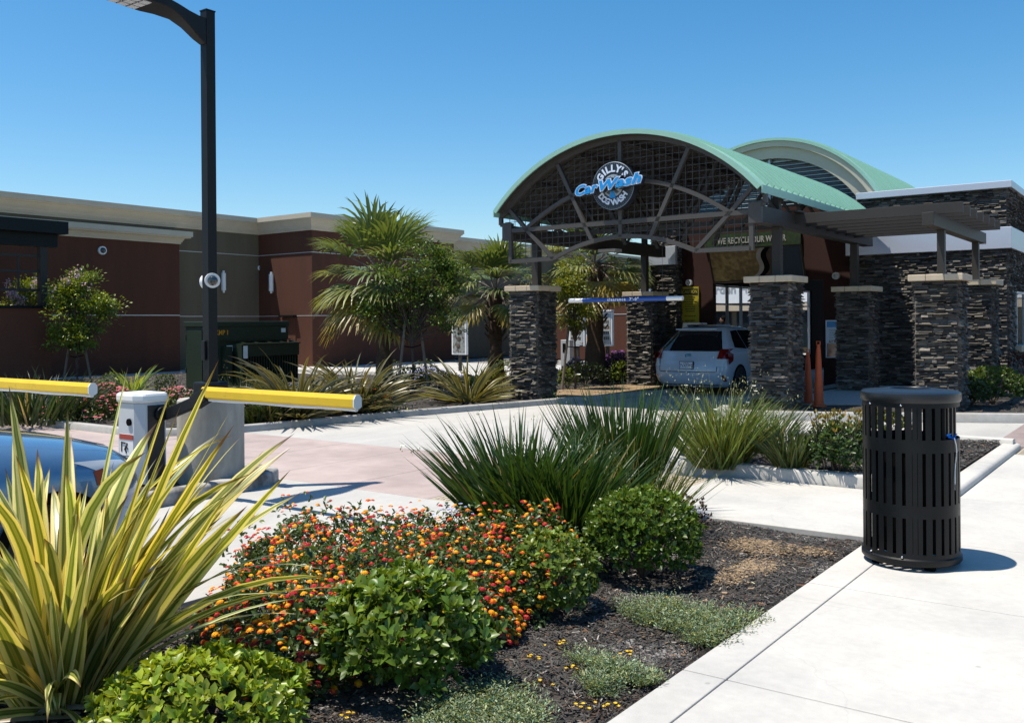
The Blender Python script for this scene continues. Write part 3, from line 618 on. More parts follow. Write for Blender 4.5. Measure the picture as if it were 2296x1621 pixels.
# pergola
pg=thing('pergola','grey steel pergola with seven slats between canopy and stone building','pergola',-4.4,18.5,3.2)
BR=MB().box(-3.51,-3.33,16.15,20.95,3.165,3.38); BR.build('pergola_beam',M['steel'],pg,bev=.006)
for (cx_,cy_),zb_ in ((c5,2.40),(c6,2.41)): MB().box(-3.48,-3.36,cy_-.06,cy_+.06,zb_,3.163).build('post',M['steel'],pg,bev=.004)
for k in range(7):
    b=16.62+k*.61; MB().box(-5.98,-2.98,b-.035,b+.035,3.382,3.56).build('slat',M['steel'],pg,bev=.004)
for k in range(1,7):
    b=16.62+k*.61
MB().box(-5.74,-5.6,16.3,20.9,3.575,3.60).build('ledger',M['steel'],pg)
# round sign on the truss
sg=thing('round_sign',"round tyre shaped sign reading GILLY'S Car Wash & DOG WASH on the truss",'sign',A0,BT-.1,4.12)
def disc(mb,a,b0,b1,z,r,n=64,r2=None):
    mb.vprism([(a+r*math.cos(2*math.pi*i/n),z+r*math.sin(2*math.pi*i/n)) for i in range(n)],b0,b1)
SC=4.12; SA=-8.475; SR=.435
mb=MB(); disc(mb,SA,BT-.20,BT-.04,SC,SR); mb.build('sign_disc',M['signdark'],sg)
mb=MB()
for i in range(64):
    t=2*math.pi*i/64; mb.beam((SA+.395*math.cos(t),BT-.203,SC+.395*math.sin(t)),(SA+.412*math.cos(t),BT-.203,SC+.412*math.sin(t)),.006,.012,up=(0,1,0))
V=[];n=64
for r,y in ((.435,BT-.2),(.425,BT-.206)): V+=[(SA+r*math.cos(2*math.pi*i/n),y,SC+r*math.sin(2*math.pi*i/n)) for i in range(n)]
mb.raw(V,[(i,(i+1)%n,n+(i+1)%n,n+i) for i in range(n)])
mb.build('tread_ring',mat('tread_grey',(.16,.22,.28),.5),sg)
mb=MB(); disc(mb,SA,BT-.212,BT-.2,SC,.205); mb.build('wheel_hub',M['signgrey'],sg)
mb=MB()
for k in range(6):
    t=math.pi/2+.52+k*math.pi/3; q=[]
    for r,dt in ((.085,-.18),(.18,-.30),(.18,.30),(.085,.18)): q.append((SA+r*math.cos(t+dt),SC+r*math.sin(t+dt)))
    mb.vprism(q,BT-.215,BT-.21)
mb.build('spoke_gap',mat('spoke_dark',(.07,.085,.10),.5),sg)
mb=MB()
for i,ch in enumerate("GILLY'S"):
    t=math.pi/2+(.98-[0,.335,.60,.93,1.27,1.50,1.78][i]*1.07); put_text(mb,ch,SA+.308*math.cos(t),BT-.208,SC+.308*math.sin(t),.175,ang=t-math.pi/2,ext=.006,off=.007)
for i,ch in enumerate("DOG WASH"):
    t=-math.pi/2-.92+i*.262; 
    if ch!=' ': put_text(mb,ch,SA+.302*math.cos(t),BT-.208,SC+.302*math.sin(t),.15,ang=t+math.pi/2,ext=.006,off=.006)
mb.build('ring_lettering',M['signwhite'],sg)
ang=math.radians(5.5)
def script(mb,y,e,off):
    for word,x0,x1 in (('Car',-.70,-.235),('Wash',-.175,.66)):
        v,_=text_mesh(word,.245,0,0,.35,1.08); lo,hi=v[:,0].min(),v[:,0].max(); k=(x1-x0)/(hi-lo); x=x0-lo*k
        put_text(mb,word,SA+x*math.cos(ang),y,SC+x*math.sin(ang),.245,ang=ang,ext=e,off=off,shear=.35,sp=1.08,sx=k)
mb=MB(); script(mb,BT-.30,.05,.028); mb.build('script_backing',M['signdark'],sg)
mb=MB(); script(mb,BT-.355,.006,.020); mb.build('script_outline',M['signwhite'],sg)
mb=MB(); script(mb,BT-.368,.006,.007); put_text(mb,'&',SA,BT-.225,SC-.165,.17,ext=.006,off=.010); mb.build('script_lettering',M['signblue'],sg)
mb=MB(); put_text(mb,'&',SA,BT-.218,SC-.165,.17,ext=.004,off=.022); mb.build('ampersand_outline',M['signgrey'],sg)
# clearance bar
cb=thing('clearance_bar','blue and white hanging bar reading clearance 7\'-0"','height bar',A0,BT+.3,2.15)
bb=15.3; aL,zL=PB(1277,676,bb); aR,zR=PB(1531,667,bb); zm=(zL+zR)/2
k0=aL+(aR-aL)*.13; k1=aR-(aR-aL)*.13
MB().tube((k0,bb,zm),(k1,bb,zm),.042,n=16).build('bar_middle',M['blue'],cb,smooth=True)
MB().tube((aL,bb,zm),(k0,bb,zm),.043,n=16).build('bar_end',M['white'],cb,smooth=True); MB().tube((k1,bb,zm),(aR,bb,zm),.043,n=16).build('bar_end',M['white'],cb,smooth=True)
mb=MB(); put_text(mb,'clearance  7\'-0"',(k0+k1)/2+.0,bb-.043,zm,.075,ext=.002,off=.003,sp=1.35); mb.build('lettering',M['white'],cb)
mb=MB()
for x in (aL+.4,aR-.4): MB().tube((x,bb,zm+.04),(x,bb,4.3),.003,n=5).build('hanging_wire',M['wire'],cb)
# caution sign and machine
cs=thing('caution_sign','tall yellow CAUTION notice beside the wash entrance','sign',-10.5,R0-.05,1.4)
a0,z1=PB(1528,644,R0-.05); a1,z0=PB(1567,736,R0-.05)
MB().box(a0,a1,R0-.05,R0-.02,z0,z1).build('notice_board',M['cautionyellow'],cs)
MB().box(a0+.02,a1-.02,R0-.056,R0-.05,z1-.21,z1-.05).build('heading_panel',M['textblack'],cs)
mb=MB(); ac=(a0+a1)/2; put_text(mb,'CAUTION',ac,R0-.058,z1-.13,.115,ext=.002,off=.002,sx=.82); mb.build('heading',M['cautionyellow'],cs)
mb=MB(); lines=['PUT CAR IN NEUTRAL','FOOT OFF BRAKE','HANDS OFF STEERING WHEEL','DO NOT BRAKE WHILE','IN THE WASH TUNNEL','REMOVE LOOSE ITEMS','FROM TRUCK BEDS','','USE AT YOUR OWN RISK','','MANAGEMENT','ASSUMES NO','RESPONSIBILITY']
for i,l in enumerate(lines):
    if l: put_text(mb,l,ac,R0-.053,z1-.27-i*.062,.058 if i>9 else .040,ext=.002,off=.001,sx=.72)
mb.build('small_print',M['textblack'],cs)
bs_=thing('price_board','white and blue service board with red ATTENTION panel on the dark wall','sign',-7,R0-.1,1)
a0,z1=PB(1851,718,R0-.06); a1=a0+.62; z0=PB(1853,802,R0-.06)[1]
MB().box(a0,a1,R0-.06,R0-.03,z0,z1).build('board',M['signwhite'],bs_)
MB().box(a0+.03,a1-.03,R0-.066,R0-.06,z1-.17,z1-.03).build('heading_panel',M['signblue'],bs_)
MB().box(a0+.03,a1-.03,R0-.066,R0-.06,z0+.02,z0+.34).build('warning_panel',M['red'],bs_)
mb=MB(); put_text(mb,'ATTENTION',(a0+a1)/2,R0-.068,z0+.385,.085,ext=.002,off=.002); mb.build('warning_heading',M['red'],bs_)
mb=MB()
for i,l in enumerate(['Foam Bath','Undercarriage','Tire Shine','Clear Coat','Spot Free','Wheel Bright']): put_text(mb,l,a0+.08,R0-.063,z1-.24-i*.06,.05,ext=.001,align='LEFT')
mb.build('small_print',M['textgrey'],bs_)
# guide machine hood above the car, left
mc=thing('pay_hood','small white branded housing behind the white car','machine',-9.9,21.6,1.2)
a0,z1=PB(1531,724,21.6); a1=PB(1570,724,21.6)[0]
mb=MB(); mb.vprism([(a0-.03,z1-.35),(a1+.1,z1-.35),(a1,z1),(a0,z1)],21.6,22.0); mb.build('housing',M['white'],mc,bev=.01); MB().box(a0+.1,a1-.1,21.7,21.9,.0,z1-.35).build('stand',M['void'],mc)
mb=MB(); disc(mb,(a0+a1)/2,21.595,21.6,z1-.14,.085,24); mb.build('emblem',M['cautionyellow'],mc)
# orange tall cones
for i,(px,pyb,pyt) in enumerate(((1836,911,772),(1812,903,790))):
    a,b=Gab(px,pyb,.142); Y=G(px,pyb,.142)[1]; h=(pyb-pyt)*Y/F
    t=thing('channelizer_cone',('tall orange channelizer cone standing clear of the column in the canopy shade','tall orange channelizer cone half hidden behind the front right stone column')[i],'traffic cone',a,b,.142,group='orange cones under the canopy')
    mb=MB(); mb.lathe([(0.0,h-.0),(.03,h),(.033,h-.05),(.042,h-.12),(.085,.035)],(a,b,.142),20); mb.build('cone_body',M['orange'],t,smooth=True)
    MB().lathe([(.085,.036),(.135,.03),(.14,.0)],(a,b,.142),8).build('cone_base',M['orange'],t)
    mb=MB(); V=[(a+.035*math.cos(x),b+.012*math.sin(x),.142+h+.03+.03*math.sin(2*x)) for x in (0,)]; mb.path([(a-.03,b,.142+h-.01),(a-.03,b,.142+h+.05),(a+.03,b,.142+h+.05),(a+.03,b,.142+h-.01)],.01,6); mb.build('handle',M['orange'],t)
# bright shop front and planting seen through the tunnel
sh=thing('shop_building','pale shop front with grey GARDEN HEALTH lettering seen through the wash tunnel','building',-9,44)
MB().box(-22,4,46,52,0,4.2).build('shop_wall',M['tanwall'],sh)
MB().box(-22,4,45.8,45.98,2.55,3.6).build('shop_fascia',M['white'],sh)
MB().box(-22,4,45.75,45.98,2.15,2.5).build('shop_band',M['cap'],sh)
mb=MB(); put_text(mb,'Garden Health',PB(1670,648,45.8)[0]-.5,45.79,PB(1650,648,45.8)[1],.62,ext=.01,off=.01); mb.build('shop_lettering',M['textgrey'],sh)
mb=MB()
for k in range(12): mb.box(-21+k*2,-19.3+k*2,45.9,45.97,.3,2.1)
mb.build('shop_window',M['winglass'],sh)
# ---------------------------------------------------------------- brown and tan building across the drive
bb2=thing('restaurant_building','long brown and tan stucco building with cream cornices','building',-29.9,24)
def cornice(mb,path,prof):
    n=len(path); P=[Vector((*p,0)) for p in path]; N=[]
    for i in range(n):
        d1=(P[i+1]-P[i]).normalized() if i<n-1 else (P[i]-P[i-1]).normalized(); d0=(P[i]-P[i-1]).normalized() if i>0 else d1
        m0=Vector((d0.y,-d0.x,0)); m1=Vector((d1.y,-d1.x,0)); q=(m0+m1).normalized(); N.append(q/max(.35,q.dot(m0)))
    m=len(prof); V=[(P[i].x+N[i].x*x,P[i].y+N[i].y*x,z) for i in range(n) for x,z in prof]
    mb.raw(V,[(i*m+k,(i+1)*m+k,(i+1)*m+k+1,i*m+k+1) for i in range(n-1) for k in range(m-1)]+[tuple(range(m)),tuple(range(n*m-1,(n-1)*m-1,-1))])
def cprof(z1,h,d=.34): return [(-.2,z1-h),(.04,z1-h),(.05,z1-h+.06),(.08,z1-h+.065),(.085,z1-h+.12),(.11,z1-h+.125),(.13,z1-h+.19),(.18,z1-h+.26),(d*.75,z1-.24),(d*.85,z1-.23),(d*.87,z1-.19),(d,z1-.18),(d,z1),(-.2,z1)]
ZR=5.82
mb=MB(); mb.box(-45,-29.9,6,24,0,ZR-.1); mb.box(-45,-27.6,32.4,70,0,5.5); mb.build('tan_wall',M['tanwall'],bb2)
mb=MB(); mb.box(-45,-26.8,24,32.4,0,ZR-.1); mb.box(-31,-29.3,6,20.0,0,4.6); mb.build('brown_wall',M['brownwall'],bb2)
mb=MB(); cornice(mb,[(-29.9,6),(-29.9,24),(-26.8,24),(-26.8,32.4),(-28.5,32.4)],cprof(ZR,.62)); mb.build('upper_cornice',M['cornice'],bb2)
mb=MB(); cornice(mb,[(-29.3,6),(-29.3,20.0),(-30.1,20.0)],cprof(4.99,.44)); mb.box(-30,-29.3,6,20,4.56,4.96); mb.build('lower_cornice',M['cornice'],bb2)
mb=MB(); cornice(mb,[(-27.6,32.4),(-27.6,70)],cprof(5.62,.6)); mb.build('rear_cornice',M['cornice'],bb2)
mb=MB(); e=.006
for z in (4.37,1.97):
    mb.box(-29.9,-29.9+e,20,24,z-.012,z+.012); mb.box(-29.9,-26.8+e,24-e,24,z-.012,z+.012); mb.box(-26.8,-26.8+e,24,32.4,z-.012,z+.012)
mb.box(-29.3,-29.3+e,6,20,1.985,2.015)
mb.build('wall_reveal',M['joint_light'],bb2)
b_,z_=PA(498,632,-29.9); a_,z2_=PB(612,634,24)
def sconce(ax,a,b,z,i):
    t=thing('wall_sconce',('white tubular wall light on the tan stucco right of the lamp post','white tubular wall light on the brown wall near the tan corner')[i],'wall light',a,b,z,group='wall lights on the stucco building')
    mb=MB()
    if ax=='a': mb.tube((a+.09,b,z-.33),(a+.09,b,z+.33),.09,n=12); mb.tube((a+.09,b,z+.33),(a+.09,b,z+.42),.045,n=10); mb.tube((a+.09,b,z-.42),(a+.09,b,z-.33),.045,n=10)
    else: mb.tube((a,b-.09,z-.33),(a,b-.09,z+.33),.09,n=12); mb.tube((a,b-.09,z+.33),(a,b-.09,z+.42),.045,n=10); mb.tube((a,b-.09,z-.42),(a,b-.09,z-.33),.045,n=10)
    mb.build('shade_tube',M['white'],t,smooth=True)
    q=MB(); 
    if ax=='a': q.box(a+.001,a+.03,b-.06,b+.06,z-.38,z+.38)
    else: q.box(a-.06,a+.06,b-.03,b-.001,z-.38,z+.38)
    q.build('wall_plate',M['chrome'],t)
sconce('a',-29.9,b_,z_,0); sconce('b',a_,24,z2_,1)
def dome(name,label,c,r,face,m1='white',m2='camglass'):
    t=thing(name,label,'camera',*c); f=Vector(face); mb=MB(); c=Vector(c)
    mb.tube(c,c+f*r*.55,r,n=20); mb.build('housing',M[m1],t,smooth=40)
    MB().ball(tuple(c+f*r*.55),r*.68,12).build('lens_dome',M[m2],t,smooth=True)
b_,z_=PA(228,562,-29.3); dome('wall_camera','round camera high on the brown wall above the pink crape myrtle',(-29.3,b_,z_),.14,(1,0,0))
b_,z_=PA(582,601,-29.9); dome('wall_camera','small camera on the tan wall beside the inner corner',(-29.9,b_,z_),.10,(1,0,0))
# service door on the sunlit brown return
a0=PB(624,760,24)[0]; a1=PB(664,760,24)[0]
sd=thing('service_door','flush brown service door under a small hood in the brown wall','door',(a0+a1)/2,24)
MB().box(a0,a1,23.97,23.995,.05,1.9).build('door_leaf',M['brownwall'],sd); MB().box(a0+.25,a1+.05,23.8,23.99,1.93,2.0).build('door_hood',M['darksteel'],sd); MB().box(a1-.12,a1-.08,23.9,23.97,.9,1.05).build('handle',M['chrome'],sd)
# drive-through block behind
dt=thing('drive_through_wall','low brown block with pale coping behind the menu boards','building',-20,34)
a0,_=PB(1250,700,35); a1,_=PB(1440,700,35)
MB().box(a0-2,a1+.3,35,38,0,2.75).build('block_wall',M['brownwall'],dt); MB().box(a0-2.1,a1+.4,34.9,38,2.75,3.0).build('block_coping',M['white_metal'],dt)
MB().box(a0-2,a1+.3,34.985,34.995,1.95,1.98).build('reveal',M['joint_light'],dt)
for i,(x0,x1,y0,y1,Y,mm) in enumerate(((1013,1045,705,795,31,'menu'),(1275,1311,702,776,31,'menuw'),(1312,1345,702,776,31,'menuw'),(1348,1373,700,776,31,'menuw'))):
    A=at(x0,y1,Y); a,b=ab(A[:2]); z0=A[2]; z1=at(x0,y0,Y)[2]; a2=PB(x1,y1,b)[0]
    t=thing('menu_board',('dark framed menu board standing alone right of the staked tree','leftmost pale menu board behind the slender young tree','middle pale menu board left of the palm trunk','pale menu board right of the palm trunk')[i],'menu board',(a+a2)/2,b,0)
    MB().box(a,a2,b,b+.12,z0,z1).build('board_frame',M['white'],t,bev=.01); f=.06
    MB().box(a+f,a2-f,b-.01,b,z0+f,z1-f).build('menu_panel',M[mm],t)
    rr=np.random.default_rng(i+5)
    for k in range(4):
        mb=MB()
        zc=z1-.25-(z1-z0-.4)*k/4
        if mm=='menu': mb.ball(((a+a2)/2+rr.uniform(-.05,.08),b-.015,zc-.1),.09,8,sc=(1,.15,.9))
        else:
            for q in range(3): mb.box(a+.1+q*(a2-a-.2)/3,a+.1+(q+.7)*(a2-a-.2)/3,b-.013,b-.011,zc-.12,zc-.02)
        mb.build('menu_picture',M['trunk'],t)
    MB().box((a+a2)/2-.05,(a+a2)/2+.05,b+.03,b+.1,.05,z0).build('stand',M['steel'],t); MB().box(a,a2,b-.06,b+.14,z1+.02,z1+.08).build('hood',M['white'],t)
a,b=ab(at(1325,840,27)[:2]); w_=.32
t=thing('kiosk','slim white kiosk with orange screen panel behind the palm trunk','kiosk',a,b); MB().box(a-w_/2,a+w_/2,b,b+.25,.05,at(1325,750,27)[2]).build('kiosk_body',M['white'],t,bev=.01)
MB().box(a-w_/2+.03,a+w_/2-.03,b-.008,b,at(1325,800,27)[2],at(1325,755,27)[2]).build('screen_panel',M['kioskorange'],t)
a,b=ab(at(1268,835,27)[:2])
t=thing('intercom_post','white intercom post with dark screen at the edge of the stone column','intercom',a,b); MB().box(a-.16,a+.16,b,b+.2,.25,at(1268,762,27)[2]).build('post_body',M['lightgrey'],t,bev=.01)
MB().box(a-.09,a+.06,b-.008,b,at(1268,790,27)[2],at(1268,770,27)[2]).build('screen',M['void'],t); MB().box(a-.12,a+.12,b+.02,b+.18,.05,.25).build('foot',M['void'],t)
# ---------------------------------------------------------------- trellis enclosure on the left edge
te=thing('enclosure','brown walled enclosure with dark steel roof and rails at the left edge','enclosure',-23,10)
A=at(115,760,24.3); ae,be=ab(A[:2]); zt=at(100,692,24.3)[2]; zr=at(127,497,24.3)[2]
M['encl']=mat('enclosure_brown',(.12,.042,.022),.9,var=.08,vs=2,bump=.3,bs=60)
MB().box(ae-.25,ae,be-9,be,0,zt).build('low_wall',M['encl'],te)
MB().box(ae-6,ae-.25,be-.25,be,0,zt).build('low_wall',M['brownwall'],te)
MB().box(ae-.32,ae+.05,be-9,be+.05,zt,zt+.07).build('wall_cap',M['darksteel'],te)
MB().box(ae-3.6,ae+.25,be-9.3,be+.35,zr-.32,zr).build('roof_slab',M['darksteel'],te)
MB().box(ae-.30,ae-.02,be-9,be+.2,zr-.66,zr-.32).build('roof_beam',M['darksteel'],te)
for q in (be-.14,be-3.2,be-6.2): MB().box(ae-.25,ae-.07,q-.09,q+.09,zt+.07,zr-.66).build('post',M['steel'],te)
for z in (at(60,640,24.3)[2],at(60,667,24.3)[2],at(60,663+30,24.3)[2]-.0): pass
for py in (573+2,610,651): 
    z=at(90,py,24.3)[2]; MB().box(ae-.2,ae-.14,be-9,be,z-.03,z+.03).build('rail',M['steel'],te)
for q in (be-.75,be-1.9,be-3.0): MB().box(ae-.19,ae-.15,q-.025,q+.025,at(90,651,24.3)[2],at(90,575,24.3)[2]).build('baluster',M['steel'],te)
# ---------------------------------------------------------------- trash can
def trash_can():
    X,Y=(2039-CX)/F*6.36,6.36; a,b=ab((X,Y)); t=thing('trash_can','black slatted steel trash can with round lid standing on the sidewalk','trash can',a,b,0)
    vd=math.atan2(-b,-a)  # direction towards the viewer
    R=.306; n=31; rows=[(.055,.111,0),(.111,.347,1),(.347,.43,0),(.43,.774,1),(.774,.86,0),(.86,1.068,1),(1.068,1.108,0)]
    mb=MB(); step=2*math.pi/n; V=[];Fc=[]
    def pt(t_,z): return (a+R*math.cos(t_),b+R*math.sin(t_),z)
    def quad(t0,t1,z0,z1,k=2):
        for i in range(k):
            u0=t0+(t1-t0)*i/k;u1=t0+(t1-t0)*(i+1)/k; s=len(V); V.extend([pt(u0,z0),pt(u1,z0),pt(u1,z1),pt(u0,z1)]); Fc.append((s,s+1,s+2,s+3))
    off=vd+step*.15
    op0,op1=vd+math.radians(42),vd+math.radians(128)   # deposit opening on the right
    for i in range(n):
        t0=off+i*step
        for z0,z1,sl in rows:
            tm=(t0+step/2-op0)%(2*math.pi); inop=tm<(op1-op0)
            if inop and z0>=.86 and z1<1.1: 
                continue
            if sl and i!=0: quad(t0+step*.36,t0+step,z0,z1)
            else:
                if i==0 and sl: quad(t0+step*.04,t0+step*.5,z0,z1,1); quad(t0+step*.55,t0+step,z0,z1,1)
                else: quad(t0,t0+step*.36,z0,z1,1); quad(t0+step*.36,t0+step,z0,z1)
    mb.raw(V,Fc); 
    for k in range(5):
        u=op0+.12+k*(op1-op0-.24)/4
        mb.beam((a+(R-.035)*math.cos(u),b+(R-.035)*math.sin(u),.85),(a+(R-.035)*math.cos(u),b+(R-.035)*math.sin(u),1.09),.012,.03)
    mb.build('slatted_shell',M['black'],t,solid=.006)
    MB().lathe([(.26,.03),(R+.004,.035),(R+.012,.045),(R+.012,.075),(R-.002,.085)],(a,b,0),48).build('base_ring',M['black'],t,smooth=40)
    mb=MB()
    for k in range(4): u=vd+.5+k*math.pi/2; mb.box(a+.24*math.cos(u)-.03,a+.24*math.cos(u)+.03,b+.24*math.sin(u)-.03,b+.24*math.sin(u)+.03,0,.035)
    mb.build('foot',M['void'],t)
    MB().lathe([(.13,1.10),(.13,1.172),(.137,1.181),(.150,1.183),(.235,1.172),(R-.005,1.166),(R+.010,1.158),(R+.012,1.148),(R+.012,1.112),(R+.006,1.10),(.2,1.10)],(a,b,0),64).build('lid',M['lid'],t,smooth=40)
    MB().lathe([(.0,.10),(.235,.10),(.245,.12),(.245,.80),(.262,.815),(.262,.835),(.235,.835),(.235,.14),(0,.13)],(a,b,0),40).build('liner',M['void'],t,smooth=40)
    mb=MB()
    for u in (vd-.18,vd-.93):
        for z in (.092,1.086): mb.ball((a+(R+.004)*math.cos(u),b+(R+.004)*math.sin(u),z),.008,8)
    mb.build('bolt',M['chrome'],t,smooth=True)
    u=vd+1.02; P=[]
    for k in range(9):
        q=k/8; uu=u+.06*math.sin(q*5)+.05*q; P.append((a+(R+.006+.004*math.sin(q*9))*math.cos(uu),b+(R+.006)*math.sin(uu),.87-.34*q))
    s=thing('plastic_strip','torn blue and clear plastic strip hanging from the trash can opening','litter',P[0][0],P[0][1],P[0][2])
    MB().path(P,.0035,5).build('plastic_tail',M['white'],s,smooth=True)
    rr=np.random.default_rng(2); mb=MB()
    for k in range(7):
        q=Vector(P[0])+Vector(rr.uniform(-.025,.025,3)); mb.raw([tuple(q+Vector(rr.uniform(-.03,.03,3))) for _ in range(3)],[(0,1,2)])
    mb.build('plastic_knot',mat('plastic_blue',(.01,.16,.55),.4),s)
trash_can()
# ---------------------------------------------------------------- lamp post with cameras
px_,py_=(471-CX)/F*9.42,9.42; la,lb=ab((px_,py_))
lp=thing('lamp_post','dark square lamp post on a thick round concrete pier','lamp post',la,lb,.08)
MB().lathe([(.325,.05),(.325,.86),(.322,.895),(.305,.91),(0,.912)],(la,lb,0),64).build('concrete_pier',M['pillar'],lp,smooth=40)
MB().box(la-.125,la+.125,lb-.125,lb+.125,.912,1.075).build('base_cover',M['darksteel'],lp,bev=.018)
PT=at(449,28,9.42)[2]
MB().box(la-.052,la+.052,lb-.052,lb+.052,1.075,PT).build('pole',M['darksteel'],lp,bev=.004)
MB().box(la-.056,la+.056,lb-.056,lb+.056,PT,PT+.012).build('pole_cap',M['darksteel'],lp)
mb=MB()  # swan shaped led head reaching along -b
def sect(y,zc,hw,hh): return [(la-hw,lb+y,zc+hh),(la+hw,lb+y,zc+hh),(la+hw,lb+y,zc-hh),(la-hw,lb+y,zc-hh)]
secs=[(-.05,PT-.21,.05,.135),(-.14,PT-.19,.06,.11),(-.26,PT-.14,.075,.075),(-.38,PT-.10,.10,.055),(-.52,PT-.085,.15,.045),(-.66,PT-.09,.175,.04),(-1.25,PT-.07,.175,.035),(-1.30,PT-.068,.165,.025)]
V=[]; 
for s in secs: V+=sect(*s)
k=len(secs); mb.raw(V,[(i*4+j,i*4+(j+1)%4,(i+1)*4+(j+1)%4,(i+1)*4+j) for i in range(k-1) for j in range(4)]+[(3,2,1,0),((k-1)*4,(k-1)*4+1,(k-1)*4+2,(k-1)*4+3)])
mb.build('lamp_head',M['darksteel'],lp,bev=.01,smooth=50)
mb=MB()
for i in range(5):
    for j in range(3): 
        y=-.76-i*.10; x=-.10+j*.10; zc=PT-.09+(-.66-y)*.034-.040; mb.box(la+x-.04,la+x+.04,lb+y-.04,lb+y+.04,zc-.008,zc+.004)
mb.build('led_panel',M['lightgrey'],lp)
zc=at(470,628,9.3)[2]
MB().box(la-.05,la+.01,lb-.075,lb-.053,at(460,808,9.3)[2],at(460,764,9.3)[2]).build('junction_box',M['darksteel'],lp,bev=.008)
A=at(468,629,9.3); 
dome('pole_camera','white dome camera on the right of the lamp post',(la+.055,lb-.01,zc),.075,(.85,-.5,-.1))
dome('pole_camera','white dome camera half hidden on the left of the lamp post',(la-.06,lb+.02,zc-.01),.075,(-.9,-.1,0))
# ---------------------------------------------------------------- barrier gates
def arm_obj(t,a0,a1,b,z,name='barrier_arm'):
    h=.042; o=[(-h,.02),(-h,-.04),(-h*.5,-.056),(h*.5,-.056),(h,-.04),(h,.028),(h*.5,.052),(-h*.5,.052)]
    V=[(x,b+y,z+q) for x in (a0,a1) for y,q in o]; n=len(o)
    m=MB(); m.raw(V,[(i,(i+1)%n,n+(i+1)%n,n+i) for i in range(n)][::1]+[tuple(range(n))[::-1],tuple(range(n,2*n))]); arm=m.build(name,M['yellow'],t)
    m=MB(); V=[(x,b+y*1.04,z+q*1.04) for x in (a1,a1+.012) for y,q in o]; m.raw(V,[(i,(i+1)%n,n+(i+1)%n,n+i) for i in range(n)]+[tuple(range(n))[::-1],tuple(range(n,2*n))]); m.build('end_cap',M['white'],arm)
    m=MB(); m.path([(a0+.06+(a1-a0-.06)*k/10,b,z-.062-.004*math.sin(k*1.3)) for k in range(11)],.018,8); m.build('padding',M['white'],arm,smooth=True)
bA=5.34; ge=PB(800,893,bA); gs=PB(452,886,bA)
g1=thing('barrier_gate','grey barrier gate cabinet with a yellow foam covered arm across the near lane','barrier gate',-8.45,5.3,.125)
ga0,ga1,gb0,gb1=-8.46,-8.09,5.08,5.36; gz=.90
mb=MB(); mb.prism([(ga0,gb0),(ga1-.10,gb0),(ga1,gb0+.06),(ga1,gb1),(ga0,gb1)],.125,gz); mb.build('cabinet',M['lightgrey'],g1,bev=.006)
mb=MB(); mb.prism([(ga0-.02,gb0-.02),(ga1-.09,gb0-.02),(ga1+.02,gb0+.05),(ga1+.02,gb1+.02),(ga0-.02,gb1+.02)],gz,gz+.10); mb.build('cabinet_lid',M['white'],g1,bev=.03)
MB().box(ga1-.002,ga1+.006,gb0+.08,gb1-.02,.15,gz-.02).build('side_panel',M['steel'],g1)
mb=MB(); a_=ga0+.20
V=[];n=20
mb.vprism([(a_+.035*math.cos(2*math.pi*i/n),.72+.035*math.sin(2*math.pi*i/n)) for i in range(n)],gb0-.02,gb0); mb.build('lock_knob',M['void'],g1,bev=.004)
MB().box(ga0+.03,ga1-.11,gb0-.004,gb0,.24,.60).build('warning_sticker',M['white'],g1)
MB().box(ga0+.03,ga1-.11,gb0-.008,gb0-.004,.55,.60).build('sticker_band',mat('sticker_red',(.35,.03,.01),.5),g1)
mb=MB()
for i in range(8): mb.box(ga0+.05,ga1-.12-.02*(i%3),gb0-.006,gb0-.004,.27+i*.017,.275+i*.017)
# small pictogram: post and struck figure
mb.box(ga0+.055,ga0+.075,gb0-.007,gb0-.004,.43,.52); mb.beam((ga0+.06,gb0-.006,.52),(ga0+.13,gb0-.006,.515),.012,.012); mb.vprism([(ga0+.155+.014*math.cos(t),.505+.014*math.sin(t)) for t in np.linspace(0,6,10)],gb0-.007,gb0-.004); mb.beam((ga0+.15,gb0-.006,.49),(ga0+.125,gb0-.006,.45),.016,.016); mb.beam((ga0+.125,gb0-.006,.45),(ga0+.15,gb0-.006,.42),.01,.01); mb.beam((ga0+.15,gb0-.006,.48),(ga0+.175,gb0-.006,.46),.01,.01)
mb.build('sticker_print',M['textblack'],g1)
mb=MB(); bz=gs[1]
mb.tube((ga1,bA-.05,bz-.20),(ga1+.06,bA-.05,bz-.20),.07,n=20)
ax0=gs[0]
mb.beam((ga1+.05,bA-.0,bz-.21),(ax0-.06,bA,bz-.06),.06,.11); mb.beam((ax0-.10,bA,bz-.075),(ax0+.10,bA,bz+.01),.105,.13); mb.build('arm_bracket',M['darksteel'],g1,bev=.01)
arm_obj(g1,ax0+.04,ge[0],bA,(gs[1]+ge[1])/2)
b2=4.75; e2_=PB(207,872,b2)
g2=thing('barrier_gate','yellow barrier arm of the far lane reaching in from the left edge','barrier gate',e2_[0]-2.4,b2,0)
MB().box(e2_[0]-2.75,e2_[0]-2.4,b2-.15,b2+.15,0,1.0).build('cabinet',M['lightgrey'],g2,bev=.01)
MB().beam((e2_[0]-2.5,b2,e2_[1]-.2),(e2_[0]-2.1,b2,e2_[1]),.06,.1).build('arm_bracket',M['darksteel'],g2)
arm_obj(g2,e2_[0]-2.1,e2_[0],b2,e2_[1])
